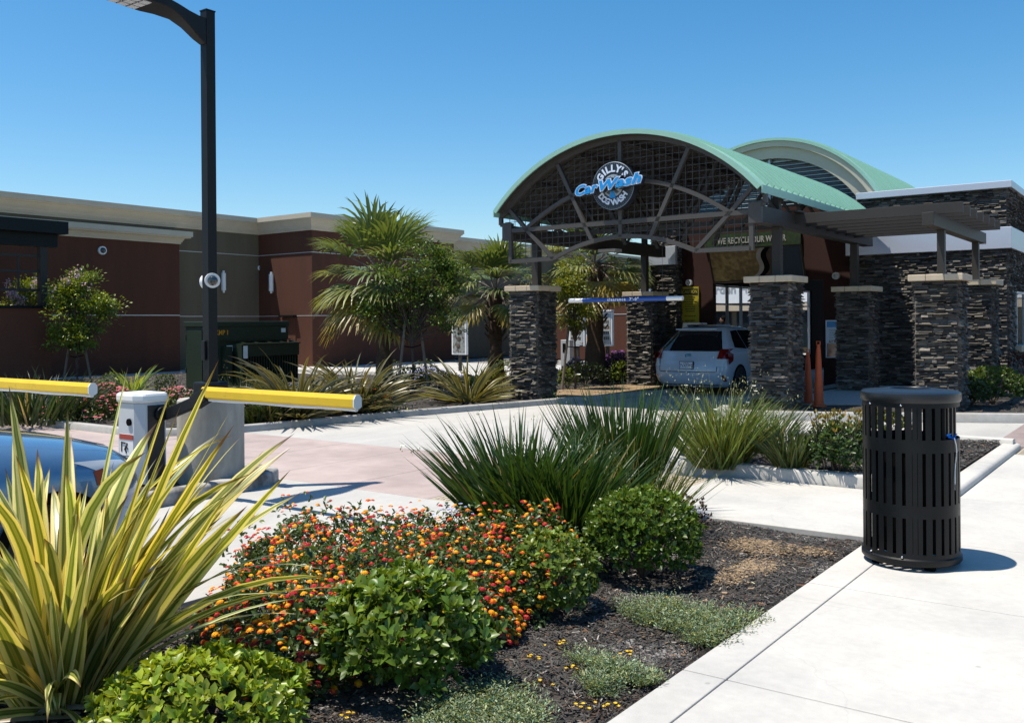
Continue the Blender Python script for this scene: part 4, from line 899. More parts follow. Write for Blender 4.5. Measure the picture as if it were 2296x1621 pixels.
# ---------------------------------------------------------------- transformer cabinet
ta,tb=ab(at(462,860,21.0)[:2]); tz=.08
tr=thing('transformer_cabinet','dark green pad mounted transformer with finned radiator behind the lamp post','transformer',ta,tb,.05)
zT=at(462,721,21.0)[2]; L=2.35; wdt=.75
MB().box(ta-wdt-.1,ta+.4,tb-.15,tb+L+.2,.04,.16).build('concrete_pad',M['kerb'],tr)
MB().box(ta-wdt,ta,tb,tb+L,.16,zT-.12).build('housing',M['boxgreen'],tr,bev=.01)
MB().box(ta-wdt-.03,ta+.04,tb-.04,tb+L+.03,zT-.12,zT).build('roof',M['boxgreen'],tr,bev=.012)
MB().box(ta+.0,ta+.03,tb-.02,tb+L,zT-.42,zT-.125).build('fascia',M['boxgreen'],tr); MB().box(ta,ta+.06,tb-.03,tb+L+.06,zT-.45,zT-.425).build('ledge',M['boxgreen'],tr)
MB().box(ta-wdt+.06,ta-.12,tb-.02,tb-.002,.25,zT-.2).build('door',M['boxgreen'],tr,bev=.004)
mb=MB()
for z in (.55,1.3): mb.tube((ta-wdt+.04,tb-.03,z),(ta-wdt+.04,tb-.03,z+.12),.018,n=8)
mb.build('hinge',M['boxgreen'],tr)
rz=at(600,772,20.5)[2]
mb=MB(); mb.box(ta+.35,ta+.37,tb+.72,tb+L+.05,rz-.30,rz-.03); mb.box(ta+.02,ta+.40,tb+.70,tb+L+.07,rz-.03,rz)
for k in range(22):
    b=tb+.74+k*(L-.72)/21; mb.box(ta+.02,ta+.345,b-.012,b+.012,.25,rz-.03)
mb.box(ta+.02,ta+.37,tb+.70,tb+.73,.2,rz-.03)
mb.build('radiator',M['boxgreen'],tr)
mb=MB()
for k in range(5):
    b=tb+.85+k*.38; mb.raw([(ta+.03,b,zT-.46),(ta+.03,b+.02,zT-.46),(ta+.36,b,rz),(ta+.36,b+.02,rz),(ta+.03,b,rz),(ta+.03,b+.02,rz)],[(0,2,4),(1,5,3),(0,1,3,2),(2,3,5,4),(4,5,1,0)])
mb.build('stiffener',M['boxgreen'],tr)
MB().box(ta+.02,ta+.16,tb+.42,tb+.60,.2,1.15).build('side_shield',M['boxgreen'],tr)
mb=MB(); put_text(mb,'KMP 1',ta+.032,tb+.42,zT-.26,.15,axis='b',ext=.002,off=.003,sx=.9); mb.build('yellow_lettering',M['kioskorange'],tr)
for b,z,h,w_ in ((L-.15,zT-.22,.10,.13),(.42+.2,zT-.62,.13,.16),):
    q=MB().box(ta+.03,ta+.036,tb+b-w_/2,tb+b+w_/2,z-h/2,z+h/2); q.build('label_plate',M['white'],tr)
MB().box(ta+.372,ta+.378,tb+.74,tb+.86,rz-.34,rz-.05).build('label_plate',M['white'],tr)
# ---------------------------------------------------------------- cars
class CarShape:
    def __init__(s,zs,w,r,f,n=3.6,dr=.42,df=.9): s.zs=zs;s.w=w;s.r=r;s.f=f;s.n=n;s.dr=dr;s.df=df
    def W(s,z): return np.interp(z,s.zs,s.w)
    def rear(s,x,z):
        w=s.W(z); u=min(1,abs(x)/w); return np.interp(z,s.zs,s.r)+s.dr*(1-(1-u**s.n)**(1/s.n))
    def front(s,x,z):
        w=s.W(z); u=min(1,abs(x)/w); return np.interp(z,s.zs,s.f)-s.df*(1-(1-u**3.0)**(1/3.0))
    def ring(s,z,m=18):
        w=s.W(z); k=np.sin(np.linspace(-math.pi/2,math.pi/2,m)); rr=[(x*w,s.rear(x*w,z)) for x in k]; ff=[(x*w,s.front(x*w,z)) for x in k[::-1]]
        return rr+ff
    def body(s,mb,zz):
        R=[s.ring(z) for z in zz]; n=len(R[0]); V=[(x,y,z) for q,z in zip(R,zz) for x,y in q]
        mb.raw(V,[(j*n+i,j*n+(i+1)%n,(j+1)*n+(i+1)%n,(j+1)*n+i) for j in range(len(zz)-1) for i in range(n)]+[tuple(range(n))[::-1],tuple(range((len(zz)-1)*n,len(zz)*n))])
    def patch(s,mb,c,kind,off=.006,m=10,k=6):   # c: four corners (u,z) ccw; kind rear/front -> u=x ; side -> u=y
        V=[]
        for j in range(k+1):
            for i in range(m+1):
                p=i/m;q=j/k; u=(c[0][0]*(1-p)+c[1][0]*p)*(1-q)+(c[3][0]*(1-p)+c[2][0]*p)*q; z=(c[0][1]*(1-p)+c[1][1]*p)*(1-q)+(c[3][1]*(1-p)+c[2][1]*p)*q
                if kind=='rear': V.append((u,s.rear(u,z)-off,z+off*.3))
                elif kind=='front': V.append((u,s.front(u,z)+off,z+off*.3))
                else:
                    w=s.W(z); lo=s.rear(w*.999,z); V.append(((w+off) if kind=='right' else -(w+off),u,z))
        mb.raw(V,[(j*(m+1)+i,j*(m+1)+i+1,(j+1)*(m+1)+i+1,(j+1)*(m+1)+i) for j in range(k) for i in range(m)])
def wheel(t,x,y,r,sg,rot0=0):
    mb=MB(); n=28; prof=[(r*.62,-.1),(r*.9,-.105),(r,-.08),(r,.08),(r*.9,.105),(r*.62,.1)]
    V=[(x+q,y+rr*math.cos(2*math.pi*i/n),r+rr*math.sin(2*math.pi*i/n)) for rr,q in prof for i in range(n)]
    mb.raw(V,[(j*n+i,j*n+(i+1)%n,(j+1)*n+(i+1)%n,(j+1)*n+i) for j in range(5) for i in range(n)]); ty=mb.build('wheel',M['tyre'],t,smooth=40,origin=(0,0,0))
    mb=MB(); xo=x+sg*.085
    for k in range(10):
        u=2*math.pi*k/10; mb.beam((xo,y+.05*math.cos(u),r+.05*math.sin(u)),(xo,y+r*.63*math.cos(u+.1),r+r*.63*math.sin(u+.1)),.03,.045,up=(1,0,0))
    V=[(xo+d,y+q*math.cos(2*math.pi*i/n),r+q*math.sin(2*math.pi*i/n)) for q,d in ((r*.6,0),(r*.66,0),(r*.66,-sg*.05)) for i in range(n)]
    mb.raw(V,[(j*n+i,j*n+(i+1)%n,(j+1)*n+(i+1)%n,(j+1)*n+i) for j in range(2) for i in range(n)]); mb.build('rim',M['rim'],ty,origin=(0,0,0))
def car_thing(name,label,a,b,rot):
    return thing(name,label,'car',a,b,0,rot=rot)
# white hatchback wagon, rear towards the viewer
wa,wb=-8.93,18.75
wc=car_thing('parked_car','white hatchback wagon entering the wash, rear plate 7VXP760',wa,wb,0)
O=(0,0,0)
cz=[.20,.30,.45,.62,.80,.93,.98,1.10,1.24,1.38,1.47,1.51,1.535]
cs_=CarShape(cz,[.78,.83,.870,.885,.885,.870,.855,.79,.70,.62,.56,.50,.36],[.20,.07,.0,.0,.06,.12,.15,.26,.40,.54,.64,.78,1.15],[4.45,4.6,4.62,4.6,4.4,3.9,3.6,3.35,3.05,2.75,2.45,2.2,1.7],n=3.4,dr=.42)
mb=MB(); cs_.body(mb,sorted(set(cz+[.25,.38,.53,.7,.87,1.03,1.17,1.32,1.45,1.53,1.565]))); bdy=mb.build('body',M['carwhite'],wc,smooth=60,origin=O)
mb=MB(); cs_.patch(mb,[(-.74,.985),(.74,.985),(.53,1.42),(-.53,1.42)],'rear',.006,16,6); V=mb.V[0]
mb.build('rear_window',M['glass'],wc,smooth=True,origin=O)
for kd in ('right','left'):
    mb=MB(); cs_.patch(mb,[(.72,1.06),(1.35,1.02),(1.35,1.44),(.98,1.42)],kd,.006); cs_.patch(mb,[(1.38,1.02),(2.75,.98),(2.45,1.42),(1.38,1.44)],kd,.006); mb.build('side_window',M['glass'],wc,smooth=True,origin=O)
for s in (-1,1):
    x0,x1=(.66,.868) if s>0 else (-.868,-.66)
    mb=MB(); cs_.patch(mb,[(x0,.66) if s>0 else (x0,.66),(x1,.66),(x1 if s>0 else -.80,.93),(x0 if s<0 else .66,.93)],'rear',.012,12,4); tl=mb.build('tail_light',M['clearlens'],wc,smooth=True,origin=O)
    mb=MB(); cs_.patch(mb,[(x0,.82),(x1,.82),(s*.84 if s>0 else s*.69,1.03),(s*.69 if s>0 else s*.84,1.03)],'rear',.016,12,4); mb.build('red_lens',M['red'],tl,smooth=True,origin=O)
    mb=MB(); cs_.patch(mb,[(.22 if 1 else 0,.70),(.46,.78),(.50,.92),(.20,1.0)],'right' if s>0 else 'left',.012,6,4); mb.build('side_lens',M['red'],tl,smooth=True,origin=O)
    mb=MB(); cs_.patch(mb,[(s*.80-.025,.33),(s*.80+.025,.33),(s*.80+.025,.47),(s*.80-.025,.47)],'rear',.01,3,3); mb.build('reflector',M['red'],wc,origin=O)
mb=MB(); cs_.patch(mb,[(-.66,.53),(.66,.53),(.66,.545),(-.66,.545)],'rear',.004,16,1); cs_.patch(mb,[(-.68,.545),(-.665,.545),(-.70,.97),(-.715,.97)],'rear',.004,1,8); cs_.patch(mb,[(.665,.545),(.68,.545),(.715,.97),(.70,.97)],'rear',.004,1,8)
cs_.patch(mb,[(-.8,.235),(.8,.235),(.8,.26),(-.8,.26)],'rear',.004,16,1); mb.build('panel_gap',M['tyre'],wc,origin=O)
mb=MB(); mb.box(-.50,.50,.50,.85,1.445,1.48); mb.build('spoiler',M['carwhite'],wc,bev=.015,origin=O)
mb=MB(); cs_.patch(mb,[(-.50,.80),(.50,.80),(.50,.835),(-.50,.835)],'rear',.03,12,2); mb.build('garnish',M['carwhite'],wc,smooth=True,origin=O)
mb=MB(); yy=cs_.rear(0,.66)-.02; mb.box(-.165,.165,yy-.012,yy+.03,.60,.765); mb.build('plate_frame',M['darksteel'],wc,origin=O)
mb=MB(); mb.box(-.152,.152,yy-.017,yy-.012,.612,.753); lpz=mb.build('licence_plate',M['plate'],wc,origin=O)
mb=MB(); put_text(mb,'7VXP760',0,yy-.018,.672,.105,ext=.001,off=.001,sx=.74); mb.build('plate_number',M['platetext'],lpz,origin=O)
mb=MB(); put_text(mb,'California',0,yy-.018,.733,.032,ext=.001); mb.build('plate_state',M['red'],lpz,origin=O)
mb=MB(); yy=cs_.rear(0,.89)-.012; n=24
for rx,rz in ((.075,.052),(.035,.05),):
    V=[(q*rx*math.cos(2*math.pi*i/n),yy-.004,.885+q*rz*math.sin(2*math.pi*i/n)) for q in (1,.8) for i in range(n)]; mb.raw(V,[(i,(i+1)%n,n+(i+1)%n,n+i) for i in range(n)])
V=[(.06*math.cos(2*math.pi*i/n),yy-.004,.905+.016*math.sin(2*math.pi*i/n)) for i in range(n)]; mb.raw(V,[tuple(range(n))])
mb.build('emblem',mat('emblem_blue',(.05,.2,.45),.2,.8),wc,solid=.004,origin=O)
mb=MB(); put_text(mb,'v',.60,cs_.rear(.6,.85)-.014,.86,.07,ext=.002); mb.build('badge',M['chrome'],wc,origin=O)
MB().path([(0,.85,1.57),(0,.78,1.63),(0,.72,1.70)],.006,5).build('antenna',M['void'],wc,origin=O)
for x,y in ((-.79,.85),(.79,.85),(-.79,3.6),(.79,3.6)):
    mb=MB(); n=20; sg_=1 if x>0 else -1; w_=.893*sg_
    mb.raw([(w_-sg_*.0,y+.37*math.cos(math.pi*i/n),.32+.37*math.sin(math.pi*i/n)) for i in range(n+1)]+[(w_,y+.36,.20),(w_,y-.36,.20)][::1],[tuple(range(n+1))]); mb.build('wheel_arch',M['void'],wc,origin=O,solid=.002)
    wheel(wc,sg_*.81,y,.32,sg_)
# blue car nosing in from the left
ba_,bb_2=-6.28,3.82
bc=car_thing('waiting_car','blue car with only its bonnet and right headlight showing behind the striped flax',ba_-.05,bb_2-.1,math.pi)
z2=[.22,.32,.46,.63,.76,.85,.93,.99,1.05,1.15,1.29,1.41,1.46]
sh2=CarShape(z2,[.80,.86,.88,.885,.875,.85,.80,.75,.72,.69,.62,.54,.40],[.12,.02,.0,.02,.09,.22,.50,.85,1.25,1.42,1.72,2.1,2.6],[4.3,4.35,4.38,4.36,4.3,4.25,4.2,4.1,4.0,3.9,3.6,3.3,2.9],n=2.6,dr=.75)
mb=MB(); sh2.body(mb,sorted(set(z2+[.27,.39,.54,.70,.80,.89,.96,1.02,1.10,1.22,1.35]))); mb.build('body',M['carblue'],bc,smooth=70,origin=O)
mb=MB(); sh2.patch(mb,[(-.62,1.0),(.62,1.0),(.52,1.36),(-.52,1.36)],'rear',.006,14,6); mb.build('windscreen',M['glass'],bc,smooth=True,origin=O)
for s in (-1,1):
    mb=MB(); sh2.patch(mb,[(s*.68,.68),(s*.865,.69),(s*.85,.82),(s*.72,.78)],'rear',.01,8,4); hl=mb.build('headlight',M['clearlens'],bc,smooth=True,origin=O)
    mb=MB(); sh2.patch(mb,[(s*.855,.66),(s*.873,.66),(s*.862,.75),(s*.845,.76)],'rear',.014,4,4); mb.build('marker_lens',M['orange'],hl,smooth=True,origin=O)
mb=MB(); sh2.patch(mb,[(-.50,.36),(.50,.36),(.55,.56),(-.55,.56)],'rear',.008,10,3); mb.build('grille',M['void'],bc,origin=O)
for kd in ('right','left'):
    mb=MB(); sh2.patch(mb,[(1.75,1.0),(3.4,1.0),(3.1,1.33),(2.15,1.33)],kd,.006); mb.build('side_window',M['glass'],bc,smooth=True,origin=O)
for x,y in ((-.8,.85),(.8,.85),(-.8,3.5),(.8,3.5)):
    mb=MB(); n=20; sg_=1 if x>0 else -1; w_=.89*sg_
    mb.raw([(w_,y+.36*math.cos(math.pi*i/n),.31+.36*math.sin(math.pi*i/n)) for i in range(n+1)],[tuple(range(n+1))]); mb.build('wheel_arch',M['void'],bc,origin=O,solid=.002)
    wheel(bc,sg_*.80,y,.31,sg_)
# person standing beyond the white car
def person(a,b,z,label,h=1.72):
    t=thing('person',label,'person',a,b,z)
    pts={'pel':(0,0,.95),'wai':(0,0,1.10),'che':(0,0,1.32),'nk':(0,0,1.47),'nk2':(0,-.01,1.52),'h1':(0,-.015,1.60),'h2':(0,-.01,1.69),
     'sl':(-.17,0,1.40),'el':(-.22,.02,1.14),'wl':(-.20,-.08,.92),'sr':(.17,0,1.40),'er':(.22,.02,1.14),'wr':(.20,-.10,.93),
     'hl':(-.09,0,.90),'kl':(-.10,-.02,.50),'al':(-.10,.02,.09),'tl':(-.11,-.16,.04),'hr':(.09,0,.90),'kr':(.10,-.02,.50),'ar':(.10,.02,.09),'tr':(.11,-.16,.04)}
    rad={'pel':.135,'wai':.12,'che':.15,'nk':.058,'nk2':.055,'h1':.082,'h2':.085,'sl':.06,'el':.045,'wl':.03,'sr':.06,'er':.045,'wr':.03,'hl':.09,'kl':.06,'al':.042,'tl':.038,'hr':.09,'kr':.06,'ar':.042,'tr':.038}
    ed=[('pel','wai'),('wai','che'),('che','nk'),('nk','nk2'),('nk2','h1'),('h1','h2'),('che','sl'),('sl','el'),('el','wl'),('che','sr'),('sr','er'),('er','wr'),('pel','hl'),('hl','kl'),('kl','al'),('al','tl'),('pel','hr'),('hr','kr'),('kr','ar'),('ar','tr')]
    for s,k in ((-1,'l'),(1,'r')):     # hands: palm, four fingers, thumb
        w0=pts['w'+k]; pts['p'+k]=(w0[0],w0[1]-.02,w0[2]-.08); rad['p'+k]=.026; ed.append(('w'+k,'p'+k))
        for i in range(4):
            q='f%d'%i+k; pts[q]=(w0[0]+.006*s,w0[1]-.05+.02*i,w0[2]-.13); pts[q+'e']=(w0[0]-.004*s,w0[1]-.055+.02*i,w0[2]-.165+.008*abs(i-1.5)); rad[q]=.009; rad[q+'e']=.007; ed+= [('p'+k,q),(q,q+'e')]
        q='th'+k; pts[q]=(w0[0]-.01*s,w0[1]-.06,w0[2]-.10); rad[q]=.010; ed.append(('p'+k,q))
    K=list(pts); me=bpy.data.meshes.new('body'); me.from_pydata([pts[k] for k in K],[(K.index(p),K.index(q)) for p,q in ed],[])
    o=bpy.data.objects.new('body',me); COL.objects.link(o); o.parent=t; me.materials.append(M['cloth'])
    md=o.modifiers.new('skin','SKIN'); 
    for i,k in enumerate(K): v=me.skin_vertices[0].data[i]; v.radius=(rad[k],rad[k]*(.75 if k in('pel','wai','che') else 1)); v.use_root=(k=='pel')
    o.modifiers.new('sub','SUBSURF').levels=1; o.modifiers['sub'].render_levels=1
    mb=MB(); mb.ball((0,-.012,1.655),.095,14,sc=(.8,.95,1.15)); mb.ball((0,-.105,1.645),.016,8,sc=(.8,1,1.4)); mb.ball((-.078,-.0,1.645),.02,6,sc=(.4,.7,1.2)); mb.ball((.078,0,1.645),.02,6,sc=(.4,.7,1.2)); mb.box(-.025,.025,-.102,-.096,1.600,1.608); mb.build('face',M['skin'],t,smooth=True,origin=O)
    mb=MB(); mb.ball((0,.012,1.69),.100,14,sc=(.85,.98,1.02)); mb.build('hair',M['void'],t,smooth=True,origin=O)
    mb=MB(); 
    for s in (-1,1): mb.ball((s*.032,-.095,1.662),.017,8,sc=(1,.4,.9)); mb.beam((s*.05,-.095,1.664),(s*.08,0,1.664),.004,.004)
    mb.build('glasses',M['glass'],t,origin=O)
    return t
A=at(1622,713,27.6); a,b=ab(A[:2]); pz=A[2]-1.78
pp=person(a,b,max(0.012,pz),'person in dark clothes and glasses standing beyond the white car'); pp.rotation_euler=(0,0,ROT-1.35)
# ---------------------------------------------------------------- vegetation helpers
def nrm(v): return v/np.maximum(np.linalg.norm(v,axis=-1,keepdims=True),1e-9)
def leaves(P,D,N,L,Wd_,fold=.25,curl=.0,shape=.45):
    """folded six point leaves; P base, D direction, N approx normal"""
    D=nrm(D); Sd=nrm(np.cross(D,N)); Nn=np.cross(Sd,D); L=L[:,None]; w=Wd_[:,None]/2; n=len(P)
    m1=P+D*L*.30; m2=P+D*L*.68-Nn*curl*L*.15; tip=P+D*L-Nn*curl*L*.35; up=Nn*w*fold*2
    V=np.stack([P,m1+Sd*w*.70+up,m2+Sd*w*.98+up,tip,m2-Sd*w*.98+up,m1-Sd*w*.70+up,(m1),(m2)],1).reshape(-1,3)
    f=np.array([(0,1,6,6),(1,2,7,6),(2,3,7,7),(0,6,5,5),(6,7,4,5),(7,3,4,4)]); b=np.arange(n)[:,None]*8
    tri=[(0,1,6),(2,3,7),(0,6,5),(7,3,4)]; qd=[(1,2,7,6),(6,7,4,5)]
    T=(np.array(tri)[None]+b[:,None]).reshape(-1,3); Q=(np.array(qd)[None]+b[:,None]).reshape(-1,4)
    return V,[T,Q]
def tint(n,base,var=.2,yel=.12,k=8):
    g=rng.lognormal(0,var,n)[:,None]; y=rng.normal(0,yel,n)[:,None]; c=np.array(base)[None]*g; c=c*np.concatenate([1+y,1+y*.3,1-y*.5],1); return np.repeat(np.clip(c,.002,1),k,axis=0)
def blades(P,az,el,L,droop,W,segs=7,fold=.25,tw=None,prof='sword',pw=1.6):
    n=len(P); c=P.copy(); V=np.zeros((n,segs+1,3,3)); tw=np.zeros(n) if tw is None else tw
    for k in range(segs+1):
        t=k/segs; e=el-droop*t**pw; d=np.stack([np.cos(e)*np.cos(az),np.cos(e)*np.sin(az),np.sin(e)],1)
        if k>0: c=c+d*(L/segs)[:,None]
        s0=np.stack([-np.sin(az),np.cos(az),np.zeros(n)],1); u=np.cross(s0,d); s=s0*np.cos(tw)[:,None]+u*np.sin(tw)[:,None]; nn=np.cross(d,s)
        if prof=='sword': w=W*(.55+.75*min(t/.35,1)*.6)*(1-t**3.2)**.9
        elif prof=='grass': w=W*(1-t**2.2)*(.8+.2*min(1,t*4))
        else: w=W*(.35+.65*math.sin(math.pi*min(1,t*1.05+.08))**.7)*(1-t**4)
        w=np.maximum(w,.0004)[:,None]/2
        V[:,k,0]=c+s*w-nn*w*fold; V[:,k,1]=c+nn*w*fold*0; V[:,k,2]=c-s*w-nn*w*fold
    V=V.reshape(n,-1,3); m=(segs+1)*3; q=[]
    for k in range(segs):
        q+= [(k*3,k*3+1,(k+1)*3+1,(k+1)*3),(k*3+1,k*3+2,(k+1)*3+2,(k+1)*3+1)]
    Q=(np.array(q)[None]+(np.arange(n)*m)[:,None,None]).reshape(-1,4)
    uv=np.zeros((n,segs+1,3,2)); uv[:,:,:,0]=np.array([0,.5,1]); uv[:,:,:,1]=(np.arange(segs+1)/segs)[None,:,None]
    return V.reshape(-1,3),[Q],uv.reshape(-1,2),m
def merge(parts):
    Vs=[];Fs=[];Cs=[];n=0
    for V,Fl,C in parts:
        Vs.append(V); Fs+= [f+n for f in Fl]; Cs.append(C); n+=len(V)
    return np.concatenate(Vs),Fs,np.concatenate(Cs)
def plant(name,label,cat,xy,z,group=None):
    o=bpy.data.objects.new(name,None); COL.objects.link(o); o.location=(xy[0],xy[1],z); return props(o,label,cat,group)
def veg(name,parts,m,parent,uv=None,kind=None):
    V,Fl,C=merge(parts); me=mkmesh(name,V,Fl,C,uv,smooth=True); o=rawobj(name,me,m,parent); return props(o,kind=kind)
def shell_shrub(name,label,c,z,rx,ry,h,n,ll,lw,col,col_top=None,group=None,cat='shrub',bumps=.10,whorl=5,up=.5,m='leaf',low=-.5,seed=None,var=.22,rot=0):
    t=plant(name,label,cat,c,z,group); r_=np.random.default_rng(int(abs(c[0]*971+c[1]*313))%99999)
    k=n//whorl; u=r_.uniform(low,1,k); a=r_.uniform(0,2*np.pi,k); s=np.sqrt(np.clip(1-u*u,0,1)); d=np.stack([s*np.cos(a),s*np.sin(a),u],1)
    bump=1+bumps*(np.sin(5*a+3*u+c[0]*7)*.5+np.sin(9*u*2+3*a)*.4)+r_.normal(0,.035,k); depth=1-np.abs(r_.normal(0,.09,k)); R=bump*depth
    hz=h*.52; P=np.stack([d[:,0]*rx*R,d[:,1]*ry*R,hz*.92+d[:,2]*np.where(d[:,2]>0,h-hz*.92,hz*.95)*R],1); P[:,2]=np.maximum(P[:,2],.01)
    if rot: P=np.stack([P[:,0]*math.cos(rot)-P[:,1]*math.sin(rot),P[:,0]*math.sin(rot)+P[:,1]*math.cos(rot),P[:,2]],1)
    out=nrm(d*np.array([1,1,.8])+np.array([0,0,up])+r_.normal(0,.25,(k,3)))
    PP=np.repeat(P,whorl,0)+r_.normal(0,ll*.10,(k*whorl,3)); O=np.repeat(out,whorl,0); ph=np.tile(np.arange(whorl)*2*np.pi/whorl,k)+np.repeat(r_.uniform(0,6,k),whorl)
    ref=nrm(np.cross(O,r_.normal(0,1,(len(O),3)))*0+np.cross(O,np.array([.3,.2,1.])[None]+0*O)); b2=np.cross(O,ref); rad=ref*np.cos(ph)[:,None]+b2*np.sin(ph)[:,None]
    sp=r_.uniform(.28,1.0,len(O))[:,None]; D=nrm(O*np.cos(sp)+rad*np.sin(sp)); N=nrm(O*np.sin(sp)-rad*np.cos(sp)+r_.normal(0,.2,(len(O),3)))
    L=r_.uniform(.65,1.15,len(O))*ll; Wd2=L*lw; V,Fl=leaves(PP,D,N,L,Wd2,.22,r_.uniform(-.3,.6))
    cc=np.array(col)[None]*np.ones((len(O),1))
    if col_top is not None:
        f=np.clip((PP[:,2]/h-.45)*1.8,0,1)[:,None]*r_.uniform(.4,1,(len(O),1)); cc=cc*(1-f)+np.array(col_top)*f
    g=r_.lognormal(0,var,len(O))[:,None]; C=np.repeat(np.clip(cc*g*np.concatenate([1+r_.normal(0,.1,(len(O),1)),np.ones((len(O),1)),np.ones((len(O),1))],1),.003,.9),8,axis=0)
    veg('foliage',[(V,Fl,C)],M[m],t)
    mb=MB()
    for i in range(9):
        q=i*.7; mb.path([(.01*math.cos(q),.01*math.sin(q),0),(rx*.3*math.cos(q),ry*.3*math.sin(q),h*.3),(rx*.7*math.cos(q+.2),ry*.7*math.sin(q+.2),h*(.55+.25*math.sin(i*2)))],[.012,.008,.004],5)
    mb.build('stem',M['trunk'],t,origin=O3)
    return t
O3=(0,0,0)
def leafy_points(V,Fl,C): return (V,Fl,C)
def XY(px,py,Y): r=ray(px,py); return (r[0]*Y,Y)
# --- foreground shrubs
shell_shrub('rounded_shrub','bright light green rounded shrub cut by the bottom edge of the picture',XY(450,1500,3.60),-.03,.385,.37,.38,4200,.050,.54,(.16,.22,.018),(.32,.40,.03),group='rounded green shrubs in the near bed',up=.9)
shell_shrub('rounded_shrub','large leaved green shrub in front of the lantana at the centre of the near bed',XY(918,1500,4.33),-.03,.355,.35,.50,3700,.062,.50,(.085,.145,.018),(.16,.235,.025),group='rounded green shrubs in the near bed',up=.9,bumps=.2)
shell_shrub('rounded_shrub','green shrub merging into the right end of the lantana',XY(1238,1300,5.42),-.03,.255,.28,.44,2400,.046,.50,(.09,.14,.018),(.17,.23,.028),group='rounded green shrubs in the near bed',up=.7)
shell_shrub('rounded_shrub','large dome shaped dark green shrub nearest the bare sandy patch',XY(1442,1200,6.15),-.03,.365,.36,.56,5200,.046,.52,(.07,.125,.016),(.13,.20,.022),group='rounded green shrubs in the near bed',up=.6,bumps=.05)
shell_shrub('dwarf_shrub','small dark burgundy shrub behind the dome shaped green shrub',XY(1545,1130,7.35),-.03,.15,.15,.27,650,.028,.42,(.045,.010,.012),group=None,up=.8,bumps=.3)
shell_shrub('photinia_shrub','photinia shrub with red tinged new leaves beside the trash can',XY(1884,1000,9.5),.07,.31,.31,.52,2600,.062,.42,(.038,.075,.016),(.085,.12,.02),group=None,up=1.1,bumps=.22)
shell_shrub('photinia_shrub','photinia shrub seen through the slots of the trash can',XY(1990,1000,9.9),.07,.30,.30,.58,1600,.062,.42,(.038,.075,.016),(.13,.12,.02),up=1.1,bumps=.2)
# red tips on the first photinia
t=plant('young_photinia','spray of yellow red new photinia shoots above the side bed','shrub',XY(1872,985,9.45),.07)
r_=np.random.default_rng(4); K=60; P=np.stack([r_.uniform(-.28,.28,K),r_.uniform(-.2,.2,K),r_.uniform(.46,.64,K)],1); PP=np.repeat(P,4,0); az=r_.uniform(0,6.28,K*4); D=np.stack([np.cos(az)*.5,np.sin(az)*.5,np.ones(K*4)],1)
V,Fl=leaves(PP,D,np.stack([np.cos(az),np.sin(az),-.3*np.ones(K*4)],1),r_.uniform(.04,.06,K*4),r_.uniform(.016,.024,K*4)); veg('foliage',[(V,Fl,tint(K*4,(.22,.16,.03),.3,.35))],M['leaf'],t)
mb=MB(); 
for p in P[::3]: mb.path([(p[0]*.4,p[1]*.4,.0),(p[0],p[1],p[2])],.004,5)
mb.build('stem',M['trunk'],t,origin=O3)
